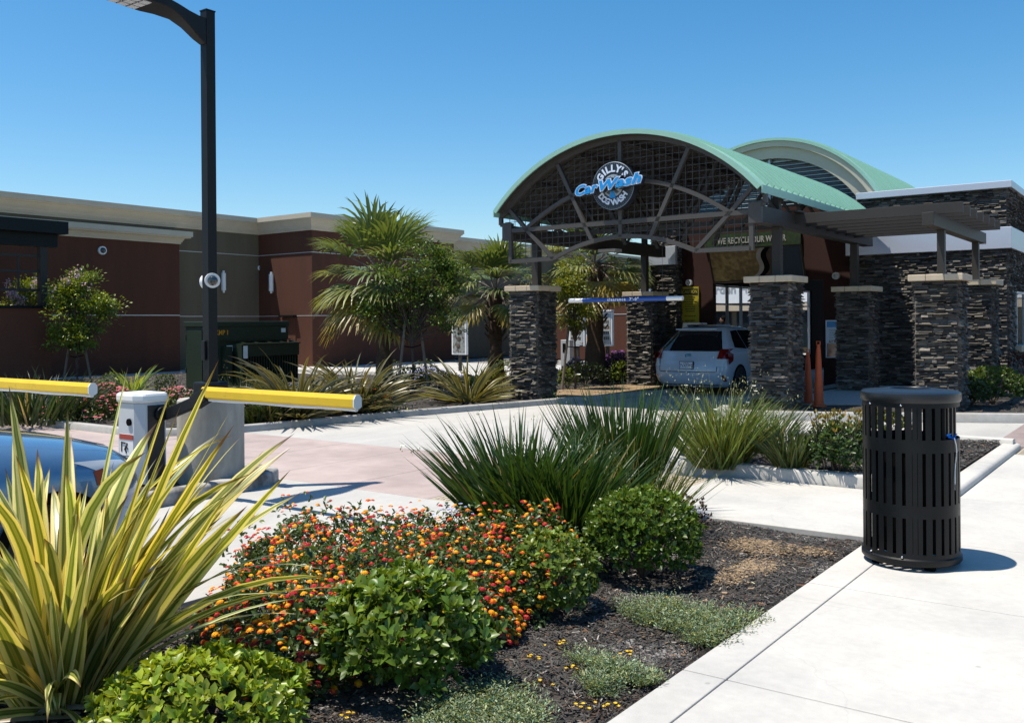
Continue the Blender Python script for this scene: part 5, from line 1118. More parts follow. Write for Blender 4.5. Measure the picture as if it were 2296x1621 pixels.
# --- lantana mass: leaves and flower heads over overlapping mounds
def lantana():
    cen=[(630,1330,6.0,.32,.30),(700,1290,6.3,.40,.38),(830,1270,6.3,.42,.36),(960,1260,6.35,.42,.36),(1080,1260,6.3,.40,.36),(1190,1240,6.2,.36,.40),(720,1400,5.35,.42,.38),(860,1390,5.3,.44,.42),(1000,1380,5.35,.42,.40),(1110,1360,5.4,.36,.38),(580,1415,5.1,.34,.28),(660,1450,4.75,.36,.33),(760,1480,4.6,.34,.34),(640,1500,4.35,.28,.26),(1060,1330,4.95,.26,.30)]
    c0=XY(850,1350,5.5); t=plant('lantana_bed','spreading lantana covered in orange, yellow and red flower heads in the near bed','flowering shrub',c0,-.03)
    r_=np.random.default_rng(11); LP=[];LD=[];FP=[];FD=[]
    cs=[(XY(px,py,Y),r,h) for px,py,Y,r,h in cen]
    for (cx,cy),r,h in cs:
        n=1500; u=r_.uniform(0,1,n)**.8; a=r_.uniform(0,2*np.pi,n); s=np.sqrt(1-u*u); R=1-np.abs(r_.normal(0,.14,n))+.10*np.sin(4*a+cx*9)
        d=np.stack([s*np.cos(a),s*np.sin(a),u],1); P=np.stack([cx-c0[0]+d[:,0]*r*R,cy-c0[1]+d[:,1]*r*R,d[:,2]*h*R*(1+.18*np.sin(3*a+cy*5))],1)
        LP.append(P); LD.append(d)
        n=215; u=r_.uniform(.03,1,n); a=r_.uniform(0,2*np.pi,n); s=np.sqrt(1-u*u); d=np.stack([s*np.cos(a),s*np.sin(a),u],1); R=1.0+r_.uniform(-.04,.10,n)
        P=np.stack([cx-c0[0]+d[:,0]*r*R,cy-c0[1]+d[:,1]*r*R,d[:,2]*h*R*(1+.18*np.sin(3*a+cy*5))+.02],1); FP.append(P); FD.append(d)
    def buried(P,own,m=.86):
        b=np.zeros(len(P),bool)
        for j,((cx,cy),r,h) in enumerate(cs):
            e=((P[:,0]+c0[0]-cx)/(r*m))**2+((P[:,1]+c0[1]-cy)/(r*m))**2+(P[:,2]/(h*m))**2; b|=(e<1)&(own!=j)
        return b
    own=np.repeat(np.arange(len(cs)),[len(x) for x in LP]); P=np.concatenate(LP); D=np.concatenate(LD); k=~buried(P,own); P=P[k];D=D[k]
    # bare twigs sticking out at the left and top
    for px,py,Y,hh in ((500,1290,6.1,.33),(545,1250,6.3,.36),(640,1200,6.5,.48),(690,1190,6.5,.50),(830,1200,6.5,.44),(1230,1180,6.15,.50),(1175,1190,6.2,.48),(520,1400,5.3,.24),(560,1250,6.2,.40)):
        cx,cy=XY(px,py,Y); q=r_.uniform(0,1,30); P=np.concatenate([P,np.stack([cx-c0[0]+r_.normal(0,.03,30),cy-c0[1]+r_.normal(0,.03,30),.1+q*(hh-.1)],1)]); D=np.concatenate([D,nrm(r_.normal(0,1,(30,3)))])
        FP.append(np.array([[cx-c0[0]+r_.normal(0,.02),cy-c0[1],hh+.01] for _ in range(2)])); FD.append(np.array([[0,-.3,1.],[.3,0,1]]))
    n=len(P); Dl=nrm(D*.5+r_.normal(0,.6,(n,3))+np.array([0,0,.15])); Nl=nrm(D*.8+np.array([0,0,.8])+r_.normal(0,.35,(n,3)))
    V,Fl=leaves(P,Dl,Nl,r_.uniform(.028,.05,n),r_.uniform(.017,.028,n),.2,.5); fol=(V,Fl,tint(n,(.065,.11,.026),.28,.15)); veg('foliage',[fol],M['leaf'],t)
    P=np.concatenate(FP); D=nrm(np.concatenate(FD)*.55+np.array([0,-.12,.75])); own=np.concatenate([np.repeat(np.arange(len(cs)),[len(x) for x in FP[:len(cs)]]),np.full(len(P)-sum(len(x) for x in FP[:len(cs)]),99)]); k=~buried(P,own,.95); P=P[k];D=D[k]; n=len(P)
    # each head: outer ring, inner ring, centre of tiny four sided florets
    ref=nrm(np.cross(D,np.tile([.9,.1,.2],(n,1)))); b2=np.cross(D,ref); S_=r_.uniform(.009,.0165,n); kind=r_.random(n)
    parts=[]
    outer=np.where(kind[:,None]<.48,np.array([[.45,.015,.028]]),np.where(kind[:,None]<.76,np.array([[.72,.10,.012]]),np.array([[.82,.27,.012]])))
    mid=np.where(kind[:,None]<.30,np.array([[.42,.02,.045]]),np.where(kind[:,None]<.6,np.array([[.80,.19,.015]]),np.array([[.88,.48,.015]])))
    cen_=np.where(kind[:,None]<.45,np.array([[.75,.16,.02]]),np.array([[.85,.50,.02]]))
    for ring,(m_,rr,lift,col) in enumerate(((9,1.0,.0,outer),(6,.60,.28,mid),(3,.22,.40,cen_))):
        for i in range(m_):
            a=2*np.pi*i/m_+ring*.4+r_.uniform(-.15,.15,n); rad=ref*np.cos(a)[:,None]+b2*np.sin(a)[:,None]; C=P+rad*(S_*rr)[:,None]+D*(S_*lift)[:,None]
            nn=nrm(D+rad*.9*rr); e1=nrm(np.cross(nn,rad+D*.1)); e2=np.cross(nn,e1); w=(S_*.46)[:,None]; z_=nn*w*.25
            V=np.stack([C+e1*w+z_*-1,C+e2*w,C-e1*w-z_,C-e2*w],1).reshape(-1,3); cc=col*r_.lognormal(0,.2,(n,1)); parts.append((V,[np.arange(4*n).reshape(-1,4)],np.repeat(np.clip(cc,0,.9),4,axis=0)))
    veg('flowers',parts,M['petal'],t,kind='stuff')
    mb=MB()
    for (cx,cy),r,h in cs:
        for k in range(6):
            a=k*1.05; mb.path([(cx-c0[0],cy-c0[1],0),(cx-c0[0]+r*.5*math.cos(a),cy-c0[1]+r*.5*math.sin(a),h*.45),(cx-c0[0]+r*.85*math.cos(a),cy-c0[1]+r*.85*math.sin(a),h*.75)],[.007,.005,.003],5)
    mb.build('stem',M['trunk'],t,origin=O3)
lantana()
# pale blue flowers between lantana and dietes
def small_flowers(name,label,cat,c,z,spread,n,hgt,leafcol,petcol,nf,ps=.012,ll=.03,lw=.2,group=None,kind=None):
    t=plant(name,label,cat,c,z,group); r_=np.random.default_rng(int(abs(c[0]*77+c[1]*131))+n)
    P=np.stack([r_.normal(0,spread[0]*.45,n),r_.normal(0,spread[1]*.45,n),r_.uniform(0,1,n)*hgt],1); rr=np.sqrt((P[:,0]/spread[0])**2+(P[:,1]/spread[1])**2); P[:,2]*=np.clip(1.15-rr*.8,.2,1)
    D=nrm(np.stack([r_.normal(0,.6,n),r_.normal(0,.6,n),r_.uniform(.2,1,n)],1)); V,Fl=leaves(P,D,nrm(r_.normal(0,1,(n,3))+[0,0,.8]),r_.uniform(.6,1.2,n)*ll,r_.uniform(.7,1.2,n)*ll*lw); veg('foliage',[(V,Fl,tint(n,leafcol,.3,.12))],M['leaf'],t)
    if nf:
        P=np.stack([r_.normal(0,spread[0]*.42,nf),r_.normal(0,spread[1]*.42,nf),np.zeros(nf)],1); rr=np.sqrt((P[:,0]/spread[0])**2+(P[:,1]/spread[1])**2); P[:,2]=hgt*np.clip(1.15-rr*.8,.25,1)*r_.uniform(.75,1.08,nf); parts=[]
        for i in range(5):
            a=2*np.pi*i/5+r_.uniform(0,.5,nf); D=nrm(np.stack([np.cos(a),np.sin(a)-.2,.35*np.ones(nf)],1)); V,Fl=leaves(P,D,np.tile([0,-.3,1.],(nf,1)),np.full(nf,ps),np.full(nf,ps*.8),.1); parts.append((V,Fl,tint(nf,petcol,.15,.05)))
        veg('flowers',parts,M['petal'],t,kind='stuff')
    return t
small_flowers('blue_flowers','pale blue flowers growing between the lantana and the spiky dietes','flowers',XY(1030,1170,7.0),-.03,(.38,.22),900,.30,(.06,.10,.035),(.36,.42,.80),46,.020)
# --- juniper mats
def juniper(label,pts,z,h,n):
    A=np.array([G(*p) for p in pts]); c=A.mean(0); t=plant('creeping_juniper',label,'ground cover',tuple(c),-.03,'creeping juniper mats at the sidewalk edge'); A=A-c; r_=np.random.default_rng(n)
    Q=r_.uniform(A.min(0),A.max(0),(n*3,2)); Q=Q[inside(Q,[tuple(x) for x in A])][:n//4]
    f=.55+.45*np.sin(Q[:,0]*23+1)*np.sin(Q[:,1]*19)+r_.normal(0,.2,len(Q)); Q=Q[f>.52]; k=len(Q); az=r_.uniform(0,6.28,k); hh=(.45+.9*np.clip(.5+.5*np.sin(Q[:,0]*31)*np.sin(Q[:,1]*27+2),0,1)); PP=[];DD=[]
    for i in range(7):
        s=i/7; r=.10*s*r_.uniform(.6,1.2,k); x=Q[:,0]+np.cos(az)*r; y=Q[:,1]+np.sin(az)*r; PP.append(np.stack([x,y,z+h*hh*(.1+1.1*s)*r_.uniform(.6,1.2,k)],1)); sd=(-1)**i*.7; DD.append(np.stack([np.cos(az+sd),np.sin(az+sd),r_.uniform(.1,.9,k)],1))
    P=np.concatenate(PP);D=nrm(np.concatenate(DD)+r_.normal(0,.25,(k*7,3))); V,Fl=leaves(P,D,nrm(r_.normal(0,.5,(len(P),3))+[0,0,1]),r_.uniform(.011,.024,len(P)),r_.uniform(.005,.008,len(P)),.3); veg('foliage',[(V,Fl,tint(len(P),(.17,.22,.115),.36,.22))],M['leaf'],t)
    mb=MB()
    for i in range(5):
        a=A[i%len(A)]*.5; mb.path([(0,0,.01),(a[0],a[1],.03),(a[0]*1.5,a[1]*1.4,.045)],[.006,.005,.003],5)
    mb.build('runner',M['stake'],t,origin=O3)
juniper('largest juniper mat, spilling on to the pale sidewalk edge',[(1400,1350),(1480,1345),(1560,1358),(1640,1372),(1705,1385),(1690,1400),(1650,1425),(1612,1446),(1560,1440),(1525,1410),(1450,1395),(1395,1372)],.0,.065,15000)
juniper('small broken juniper mat between the big one and the bottom edge',[(1285,1465),(1340,1475),(1400,1490),(1470,1518),(1440,1530),(1400,1520),(1375,1550),(1320,1548),(1330,1510),(1290,1480)],.0,.06,6500)
juniper('thick juniper mat cut by the bottom edge of the picture',[(930,1590),(1000,1570),(1080,1550),(1150,1540),(1200,1570),(1210,1615),(1190,1680),(950,1680)],.0,.085,14000)
# --- low reddish weeds with yellow flowers
for i,(px,py) in enumerate(((1490,1345),(1255,1440),(1195,1475),(1290,1500),(1215,1530),(1310,1572),(1415,1462),(775,1602),(955,1560),(1375,1585),(1150,1440),(705,1640))):
    small_flowers('yellow_weed','low reddish weed with yellow flowers, '+['above the largest juniper mat','right of the big leaved shrub','nearest the big leaved shrub on its right','left end of the small juniper mat','between the big leaved shrub and the small juniper','below the small juniper mat','left end of the largest juniper mat','between the light green shrub and the big leaved shrub','on the left of the thick juniper mat','lowest one close to the sidewalk edge','in the shadow right of the big leaved shrub','lowest one beside the light green shrub'][i],'weed',G(px,py),-.03,(.075,.06),90,.045,(.055,.028,.018),(.85,.55,.02),5,.010,.018,.3,group='yellow flowered weeds in the near bed')
# --- sword leaved plants
def flax(name,label,c,z,n,L,W,el,droop,m,colr,group=None,azr=None,spread=.10,cat='flax',segs=8,prof='sword',stems=0,flw=None,seed=0,fold=.25,extra=None,pw=1.6,var=.16):
    t=plant(name,label,cat,c,z,group); r_=np.random.default_rng(seed+int(abs(c[0]*100)))
    az=r_.uniform(0,2*np.pi,n) if azr is None else r_.uniform(*azr,n); rr=spread*np.sqrt(r_.random(n)); a2=az+r_.normal(0,.5,n)
    P=np.stack([rr*np.cos(a2),rr*np.sin(a2),np.zeros(n)],1); q=r_.random(n); e=el[0]+(el[1]-el[0])*(1-q**1.3); dr=droop[0]+(droop[1]-droop[0])*q*r_.uniform(.4,1.3,n)
    Ls=r_.uniform(*L,n); Ws=r_.uniform(*W,n); tw=r_.normal(0,.8,n)
    if extra is not None:
        E=np.array(extra,float); P=np.concatenate([P,np.stack([E[:,5],E[:,6],0*E[:,0]],1)]); az=np.concatenate([az,E[:,0]]); e=np.concatenate([e,E[:,1]]); Ls=np.concatenate([Ls,E[:,2]]); dr=np.concatenate([dr,E[:,3]]); Ws=np.concatenate([Ws,E[:,4]]); tw=np.concatenate([tw,r_.normal(0,.4,len(E))])
    V,Fl,uv,mm=blades(P,az,e,Ls,dr,Ws,segs,fold,tw,prof,pw); nn=len(P); g=r_.lognormal(0,var,nn)[:,None]; hue=r_.normal(0,.10,nn)[:,None]; C=np.array(colr)[None]*g*np.concatenate([1+hue,1+hue*.3,1-hue],1)
    if m!='flax': dd=r_.random(nn)<.035; C[dd]=np.array([.30,.22,.09])
    C=np.repeat(np.clip(C,.003,1.2),mm,axis=0); me=mkmesh('foliage',V,Fl,C,uv,smooth=True); o=rawobj('foliage',me,M[m],t)
    if stems:
        az=r_.uniform(0,2*np.pi,stems); e=r_.uniform(.75,1.45,stems); Ls=r_.uniform(.85,1.15,stems)*L[1]; P=np.zeros((stems,3)); P[:,:2]=r_.normal(0,spread*.5,(stems,2)); dr=r_.uniform(.1,.5,stems)
        V,Fl,uv,mm=blades(P,az,e,Ls,dr,np.full(stems,.0055),6,0.,None,'grass'); C=np.tile(np.array([.16,.20,.06]),(len(V),1)); me=mkmesh('flower_stalk',V,Fl,C,uv); rawobj('flower_stalk',me,M['blade'],t)
        tips=V.reshape(stems,7,3,3)[:,-1,1]; k=len(tips); parts=[]
        for i in range(3):
            off=r_.normal(0,.025,(k,3)); D=nrm(r_.normal(0,.4,(k,3))+[0,0,1]); Vv,Ff=leaves(tips+off-[0,0,.02],D,nrm(r_.normal(0,1,(k,3))),r_.uniform(.018,.03,k),np.full(k,.010)); parts.append((Vv,Ff,tint(k,(.42,.42,.26),.3,.1)))
        if flw:
            j=r_.choice(k,min(flw,k),replace=False)
            for i in range(5):
                a=2*np.pi*i/5; D=nrm(np.stack([np.full(len(j),math.cos(a)),np.full(len(j),math.sin(a)-.3),np.full(len(j),.3)],1)); Vv,Ff=leaves(tips[j],D,np.tile([0,-.4,1.],(len(j),1)),np.full(len(j),.022),np.full(len(j),.016),.1); parts.append((Vv,Ff,tint(len(j),(.75,.75,.68),.05,.02)))
        veg('bud',parts,M['petal'],t,kind='stuff')
    return t
pi=math.pi
ex=[ # azimuth, elevation, length, droop, width, dx, dy  -- the individual leaves that stand out
 (-.10,1.10,1.52,.10,.070,.05,0),(.0,1.22,1.42,.05,.060,.02,0),(pi*.6,1.42,1.32,.05,.065,0,0),(-.25,.85,1.30,.9,.050,.05,0),(-.05,.72,1.40,.75,.052,.06,0),(.15,.62,1.25,1.5,.048,.05,0),(-.35,.66,1.35,1.3,.045,.05,.0),(.05,.50,1.15,1.1,.045,.06,0),(-.2,.35,1.0,.9,.04,.06,0),
 (pi*.9,1.2,1.45,1.2,.075,-.1,0),(pi,1.0,1.4,1.3,.07,-.1,0),(pi*1.1,1.1,1.2,.8,.07,-.1,0),(-.5,.3,.95,.5,.035,.05,0),(-.12,.12,.85,.25,.03,.05,0),(.2,.95,1.35,.5,.06,.05,.05),(.1,1.05,1.3,.4,.065,.04,-.05),(-.3,1.15,1.15,.3,.06,0,-.05)]
_r=np.random.default_rng(77)
ex+=[(-.15,1.20,1.68,.12,.085,.06,0),(-.02,1.30,1.55,.10,.085,.04,.02),(.3,1.42,1.52,.08,.08,.0,0),(pi*.8,1.36,1.45,.10,.08,-.05,0),(-.2,1.10,1.48,.2,.075,.06,-.02),(.0,.95,1.30,.85,.058,.08,0),(.12,.84,1.28,.95,.055,.08,.03),(-.12,.78,1.22,.70,.05,.08,-.03),(-.05,1.02,1.36,1.2,.06,.08,0),(.2,.70,1.10,.9,.045,.08,0)]
ex+=[(_r.uniform(-.55,.45),_r.uniform(.38,.85),_r.uniform(.95,1.4),_r.uniform(.3,1.1),_r.uniform(.035,.055),.07,_r.uniform(-.05,.05)) for _ in range(4)]+[(_r.uniform(2.4,3.9),_r.uniform(.2,.8),_r.uniform(.8,1.3),_r.uniform(.3,1.1),_r.uniform(.05,.08),-.08,_r.uniform(-.05,.05)) for _ in range(14)]+[(_r.uniform(-2.2,-.9),_r.uniform(.35,.9),_r.uniform(.5,.95),_r.uniform(.4,1.2),_r.uniform(.04,.07),0,-.08) for _ in range(12)]
flax('variegated_flax','huge yellow striped flax filling the lower left corner',(-2.02,4.16),-.03,112,(.75,1.50),(.062,.105),(1.56,.86),(.05,1.15),'flax',(1,1,1),spread=.17,seed=5,extra=ex,segs=9)
dg=(.036,.075,.016)
kw=dict(cat='dietes',prof='grass',m='blade',group='clumps of sword leaved dietes')
flax('dietes_clump','dark green spiky dietes clump directly behind the lantana, with pale buds leaning left',XY(1165,1130,7.25),-.03,487,(0.68,1.12),(0.0226,0.0430),(1.5,0.75),(.05,0.56),colr=dg,spread=0.21,stems=10,flw=2,seed=1,**kw)
flax('dietes_clump','middle dark green dietes clump behind the dome shaped shrub',XY(1270,1140,6.95),-.03,390,(0.64,1.01),(0.0226,0.0407),(1.5,0.75),(.1,0.68),colr=dg,spread=0.21,stems=4,seed=2,**kw)
flax('dietes_clump','tallest upright dietes clump in the near bed, reaching up to the parked car',XY(1392,1105,8.0),-.03,559,(.80,1.24),(0.0179,0.0336),(1.56,1.05),(.02,.30),colr=(.036,.080,.014),spread=.20,stems=8,flw=1,seed=3,**kw)
flax('dietes_clump','yellowish fine dietes clump right behind the dome shaped shrub',XY(1440,1120,7.3),-.03,260,(.5,.88),(.009,.016),(1.5,.7),(.05,.6),colr=(.10,.12,.03),spread=.17,stems=5,seed=4,**kw)
flax('dietes_clump','pale green dietes clump full of white buds in front of the stone column',XY(1612,1020,10.1),.07,525,(0.61,1.01),(0.0161,0.0282),(1.52,0.75),(.1,0.75),colr=(.11,.15,.03),spread=0.26,stems=80,flw=6,seed=6,**kw)
flax('dietes_clump','low half hidden dietes clump behind the white budded one',XY(1715,985,11.2),.07,187,(0.50,0.79),(0.0161,0.0263),(1.4,0.75),(.1,0.60),colr=(.055,.085,.02),spread=0.20,stems=8,seed=7,**kw)
flax('dietes_clump','smallest dietes clump between the white budded one and the photinia',XY(1772,1040,9.7),.07,237,(0.42,0.70),(0.0142,0.0242),(1.45,0.75),(.1,0.98),colr=(.048,.07,.018),spread=0.13,seed=8,**kw)
kb=dict(cat='flax',m='flaxb',group='bronze flax plants across the drive')
flax('bronze_flax','left bronze flax in front of the transformer radiator',XY(665,930,15.6),.05,185,(.85,1.55),(.042,.07),(1.5,.25),(.2,1.5),colr=(1,1,1),spread=.22,seed=1,**kb)
flax('bronze_flax','right bronze flax of the touching pair, below the tallest palm',XY(800,915,16.6),.05,185,(.85,1.62),(.042,.07),(1.5,.25),(.2,1.4),colr=(.95,.95,.9),spread=.22,seed=2,**kb)
flax('bronze_flax','olive bronze flax standing alone left of the stone column',XY(1052,895,18.7),.05,135,(.8,1.32),(.042,.066),(1.45,.2),(.1,1.1),colr=(1.25,1.2,.8),spread=.18,seed=3,**kb)
flax('yellow_flax','small yellow striped flax beside the back left stone column',XY(1392,800,25),.05,60,(.6,1.0),(.03,.05),(1.5,.5),(.1,.7),m='flax',colr=(.9,.85,.7),spread=.12,seed=4,cat='flax')
flax('yellow_flax','small green and yellow flax between two clipped balls by the brown wall',XY(297,870,21.5),.05,50,(.5,.95),(.03,.05),(1.45,.4),(.1,.8),m='flax',colr=(.6,.8,.5),spread=.12,seed=5,cat='flax')
flax('dietes_clump','dark dietes clump behind the far yellow arm at the left edge',XY(75,925,15.5),.05,412,(0.66,1.04),(0.0242,0.0403),(1.45,0.75),(.1,0.68),colr=(.028,.05,.014),spread=0.72,seed=9,**kw)
flax('dietes_clump','grassy dietes clump at the foot of the transformer',XY(560,895,17.2),.05,325,(0.50,0.83),(0.0242,0.0363),(1.45,0.75),(.1,0.45),colr=(.04,.06,.014),spread=0.45,stems=12,seed=10,**kw)
flax('dietes_clump','dark low dietes clump under the near yellow arm, right of the concrete pier',XY(590,925,15.2),.05,325,(0.39,0.66),(0.0282,0.0443),(1.2,0.75),(.3,0.90),colr=(.03,.045,.014),spread=0.39,seed=11,**kw)
flax('strap_leaf_plant','bright yellow green strappy plant at the foot of the middle palm',XY(1085,790,22.5),.05,80,(.5,.8),(.04,.06),(1.4,.4),(.2,1.2),m='blade',colr=(.20,.24,.03),spread=.2,seed=12,cat='plant')
t=flax('dead_flax_leaves','dry tan flax leaves lying on the mulch right of the striped flax',(-1.6,4.15),-.02,16,(.3,.6),(.015,.03),(.25,.02),(.2,.6),m='blade',colr=(.26,.20,.12),spread=.35,seed=90,cat='dead leaves')
# small clipped shrubs and flowers over the drive
def ballshrub(label,px,py,Y,r,h,col,n=700,ll=.05,top=None,z=.05): return shell_shrub('clipped_shrub',label,XY(px,py,Y),z,r,r,h,n,ll,.5,col,top,group='small clipped shrubs across the drive',bumps=.05)
ballshrub('clipped ball left of the small green and yellow flax',250,865,21.5,.27,.5,(.05,.085,.02),top=(.09,.13,.03))
ballshrub('clipped ball right of the small green and yellow flax',372,860,21.8,.24,.45,(.05,.085,.02),top=(.09,.13,.03))
ballshrub('bright green ball between the stakes of the middle tree',923,865,20.5,.42,.62,(.085,.13,.014),1100,top=(.15,.20,.02))
ballshrub('bright round ball left of the back left stone column',1394,850,23.5,.29,.60,(.12,.17,.014),1200,top=(.20,.25,.02))
ballshrub('dark spreading shrub at the foot of the right palm',1312,858,23.2,.62,.55,(.018,.032,.008),1500,.07)
ballshrub('yellow green shrub half hidden behind the front left stone column',1130,865,21.0,.35,.75,(.11,.15,.02),900)
ballshrub('low dark green shrub behind the olive flax',985,850,21.5,.5,.45,(.03,.05,.015),900)
ballshrub('small grey green ball left of the pale path',880,832,25,.33,.6,(.06,.08,.03),600)
ballshrub('small round shrub behind the staked tree',955,825,26,.32,.6,(.06,.09,.03),600)
ballshrub('bright sprawling shrub just right of the front left stone column',1272,860,22.0,.25,.5,(.13,.16,.02),600)
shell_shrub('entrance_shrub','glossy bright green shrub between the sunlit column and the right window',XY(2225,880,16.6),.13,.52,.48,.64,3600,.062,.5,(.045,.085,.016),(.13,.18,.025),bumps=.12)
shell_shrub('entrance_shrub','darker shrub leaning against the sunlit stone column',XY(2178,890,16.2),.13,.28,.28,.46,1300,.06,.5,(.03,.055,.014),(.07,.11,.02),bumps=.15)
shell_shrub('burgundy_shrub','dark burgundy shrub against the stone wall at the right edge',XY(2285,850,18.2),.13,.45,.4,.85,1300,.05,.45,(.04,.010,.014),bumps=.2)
def rosebed(label,px,py,Y,w,d,h,n,leaf,pet,nf,ps=.05,name='rose_bed'): return small_flowers(name,label,'flowers',XY(px,py,Y),.05,(w,d),n,h,leaf,pet,nf,ps,.07,.5)
rosebed('low pink flowering roses behind the gate cabinet',225,900,16.3,1.1,1.0,.55,5200,(.075,.095,.03),(.62,.17,.22),300,.042)
rosebed('pink roses between the concrete pier and the transformer',385,890,17.0,.8,.8,.45,2600,(.075,.095,.03),(.62,.20,.25),120,.042)
rosebed('lilac blue flowers along the pale path behind the staked tree',960,835,25.5,1.1,.4,.35,1300,(.06,.08,.04),(.36,.38,.72),150,.05,'lilac_flowers')
rosebed('violet lavender bank right of the right palm',1385,826,25.0,.85,.6,.75,3200,(.06,.07,.04),(.36,.14,.48),520,.045,'lavender')
rosebed('violet lavender left of the right palm',1290,830,25.0,.6,.5,.6,1800,(.07,.085,.05),(.40,.30,.60),170,.045,'lavender')
rosebed('orange red flowers among the bronze flax leaves',845,895,16.4,.35,.3,.5,700,(.05,.07,.02),(.70,.10,.02),30,.03,'orange_flowers')
# ---------------------------------------------------------------- palms
def palm(label,px,pyb,pyc,Y,R,nf,tr,seed,top_dir=None,lean=0):
    c=XY(px,pyb,Y); t=plant('fan_palm',label,'palm tree',c,.03,'fan palms in the bed across the drive'); r_=np.random.default_rng(seed); zc=at(px,pyc,Y)[2]
    mb=MB(); K=14; pts=[(lean*k/K,0,zc*k/K) for k in range(K+1)]; rad=[tr*(1.35-.5*min(1,k/5)+.06*math.sin(k*2.1)) for k in range(K+1)]; mb.path(pts,rad,14)
    mb.build('trunk',M['palmtrunk'],t,smooth=True,origin=O3)
    mb=MB()
    for k in range(46):   # cut leaf bases
        a=k*2.4; z=zc*(.45+.5*k/46); q=tr*.98; mb.beam((lean*z/zc+q*math.cos(a),q*math.sin(a),z),(lean*z/zc+(q+.10)*math.cos(a),(q+.10)*math.sin(a),z+.13),.07,.03)
    mb.build('leaf_base',M['palmtrunk'],t,origin=O3)
    segs=26; PA_=[];AZ=[];EL=[];LL=[];DR=[];WW=[];NN=[]; mb=MB(); Vall=[];Call=[]
    for i in range(nf):
        q=i/nf; az=i*2.39996+r_.normal(0,.25); el=(1.30 if i<4 else 1.18)-2.0*q**.9+r_.normal(0,.14); pl=R*(.40+.22*r_.random())
        d=np.array([math.cos(el)*math.cos(az),math.cos(el)*math.sin(az),math.sin(el)]); s=np.array([-math.sin(az),math.cos(az),0]); u=np.cross(s,d)*-1
        if u[2]<0: u=-u
        base=np.array([lean,0,zc-.05]); p1=base+d*pl*.6+[0,0,.02]; p2=base+d*pl-[0,0,.05*pl]
        mb.path([tuple(base),tuple(p1),tuple(p2)],[.022,.016,.012],5)
        d2=nrm(d-np.array([0,0,.22+.25*q])); s2=s; nn=np.cross(s2,d2); nn=nn if nn[2]>0 else -nn
        FR=R*.60*r_.uniform(.8,1.12); spread=r_.uniform(1.25,1.5)
        for j in range(segs):
            th=-spread+2*spread*j/(segs-1); dd=nrm(d2*math.cos(th)+s2*math.sin(th)+nn*(.28-.30*abs(math.sin(th))*0+.06*((j%2)*2-1)))
            L=FR*(.72+.28*math.cos(th*.9)); Wb=FR*2*spread/segs*.56
            K2=5; c0=p2.copy(); wdir=nrm(np.cross(dd,nn)); nb=np.cross(wdir,dd); tipdroop=r_.uniform(.35,1.0)+.35*q
            row=[]
            for k in range(K2+1):
                tt_=k/K2; g=dd-np.array([0,0,1])*tipdroop*max(0,tt_-.45)**1.3*2.0; g=nrm(g)
                if k>0: c0=c0+g*L/K2
                w=Wb*(.12+1.6*tt_ if tt_<.5 else .92*(1-((tt_-.5)/.5)**1.5)+.03)/2*1.25
                row.append([c0-wdir*w+nb*w*.25,c0,c0+wdir*w+nb*w*.25])
            Vall.append(row)
            g0=(.12,.165,.05) if q<.5 else ((.20,.22,.065) if q<.8 else (.32,.25,.06)); Call.append(np.array(g0)*r_.lognormal(0,.16))
    Vv=np.array(Vall); n=len(Vv); K2=5; m=(K2+1)*3; qd=[]
    for k in range(K2): qd+= [(k*3,k*3+1,(k+1)*3+1,(k+1)*3),(k*3+1,k*3+2,(k+1)*3+2,(k+1)*3+1)]
    Q=(np.array(qd)[None]+(np.arange(n)*m)[:,None,None]).reshape(-1,4); me=mkmesh('fronds',Vv.reshape(-1,3),[Q],np.repeat(np.array(Call),m,axis=0),smooth=True); rawobj('fronds',me,M['blade'],t)
    mb.build('leaf_stalk',M['stake'],t,origin=O3)
palm('tallest fan palm, its crown rising above the brown building cornice',862,868,624,21.5,1.85,34,.19,3)
palm('middle fan palm, left of the front left stone column',1112,850,652,25.0,1.65,32,.21,8)
palm('right fan palm with a thick flaring trunk seen under the canopy',1335,850,592,24.6,1.65,34,.26,12)
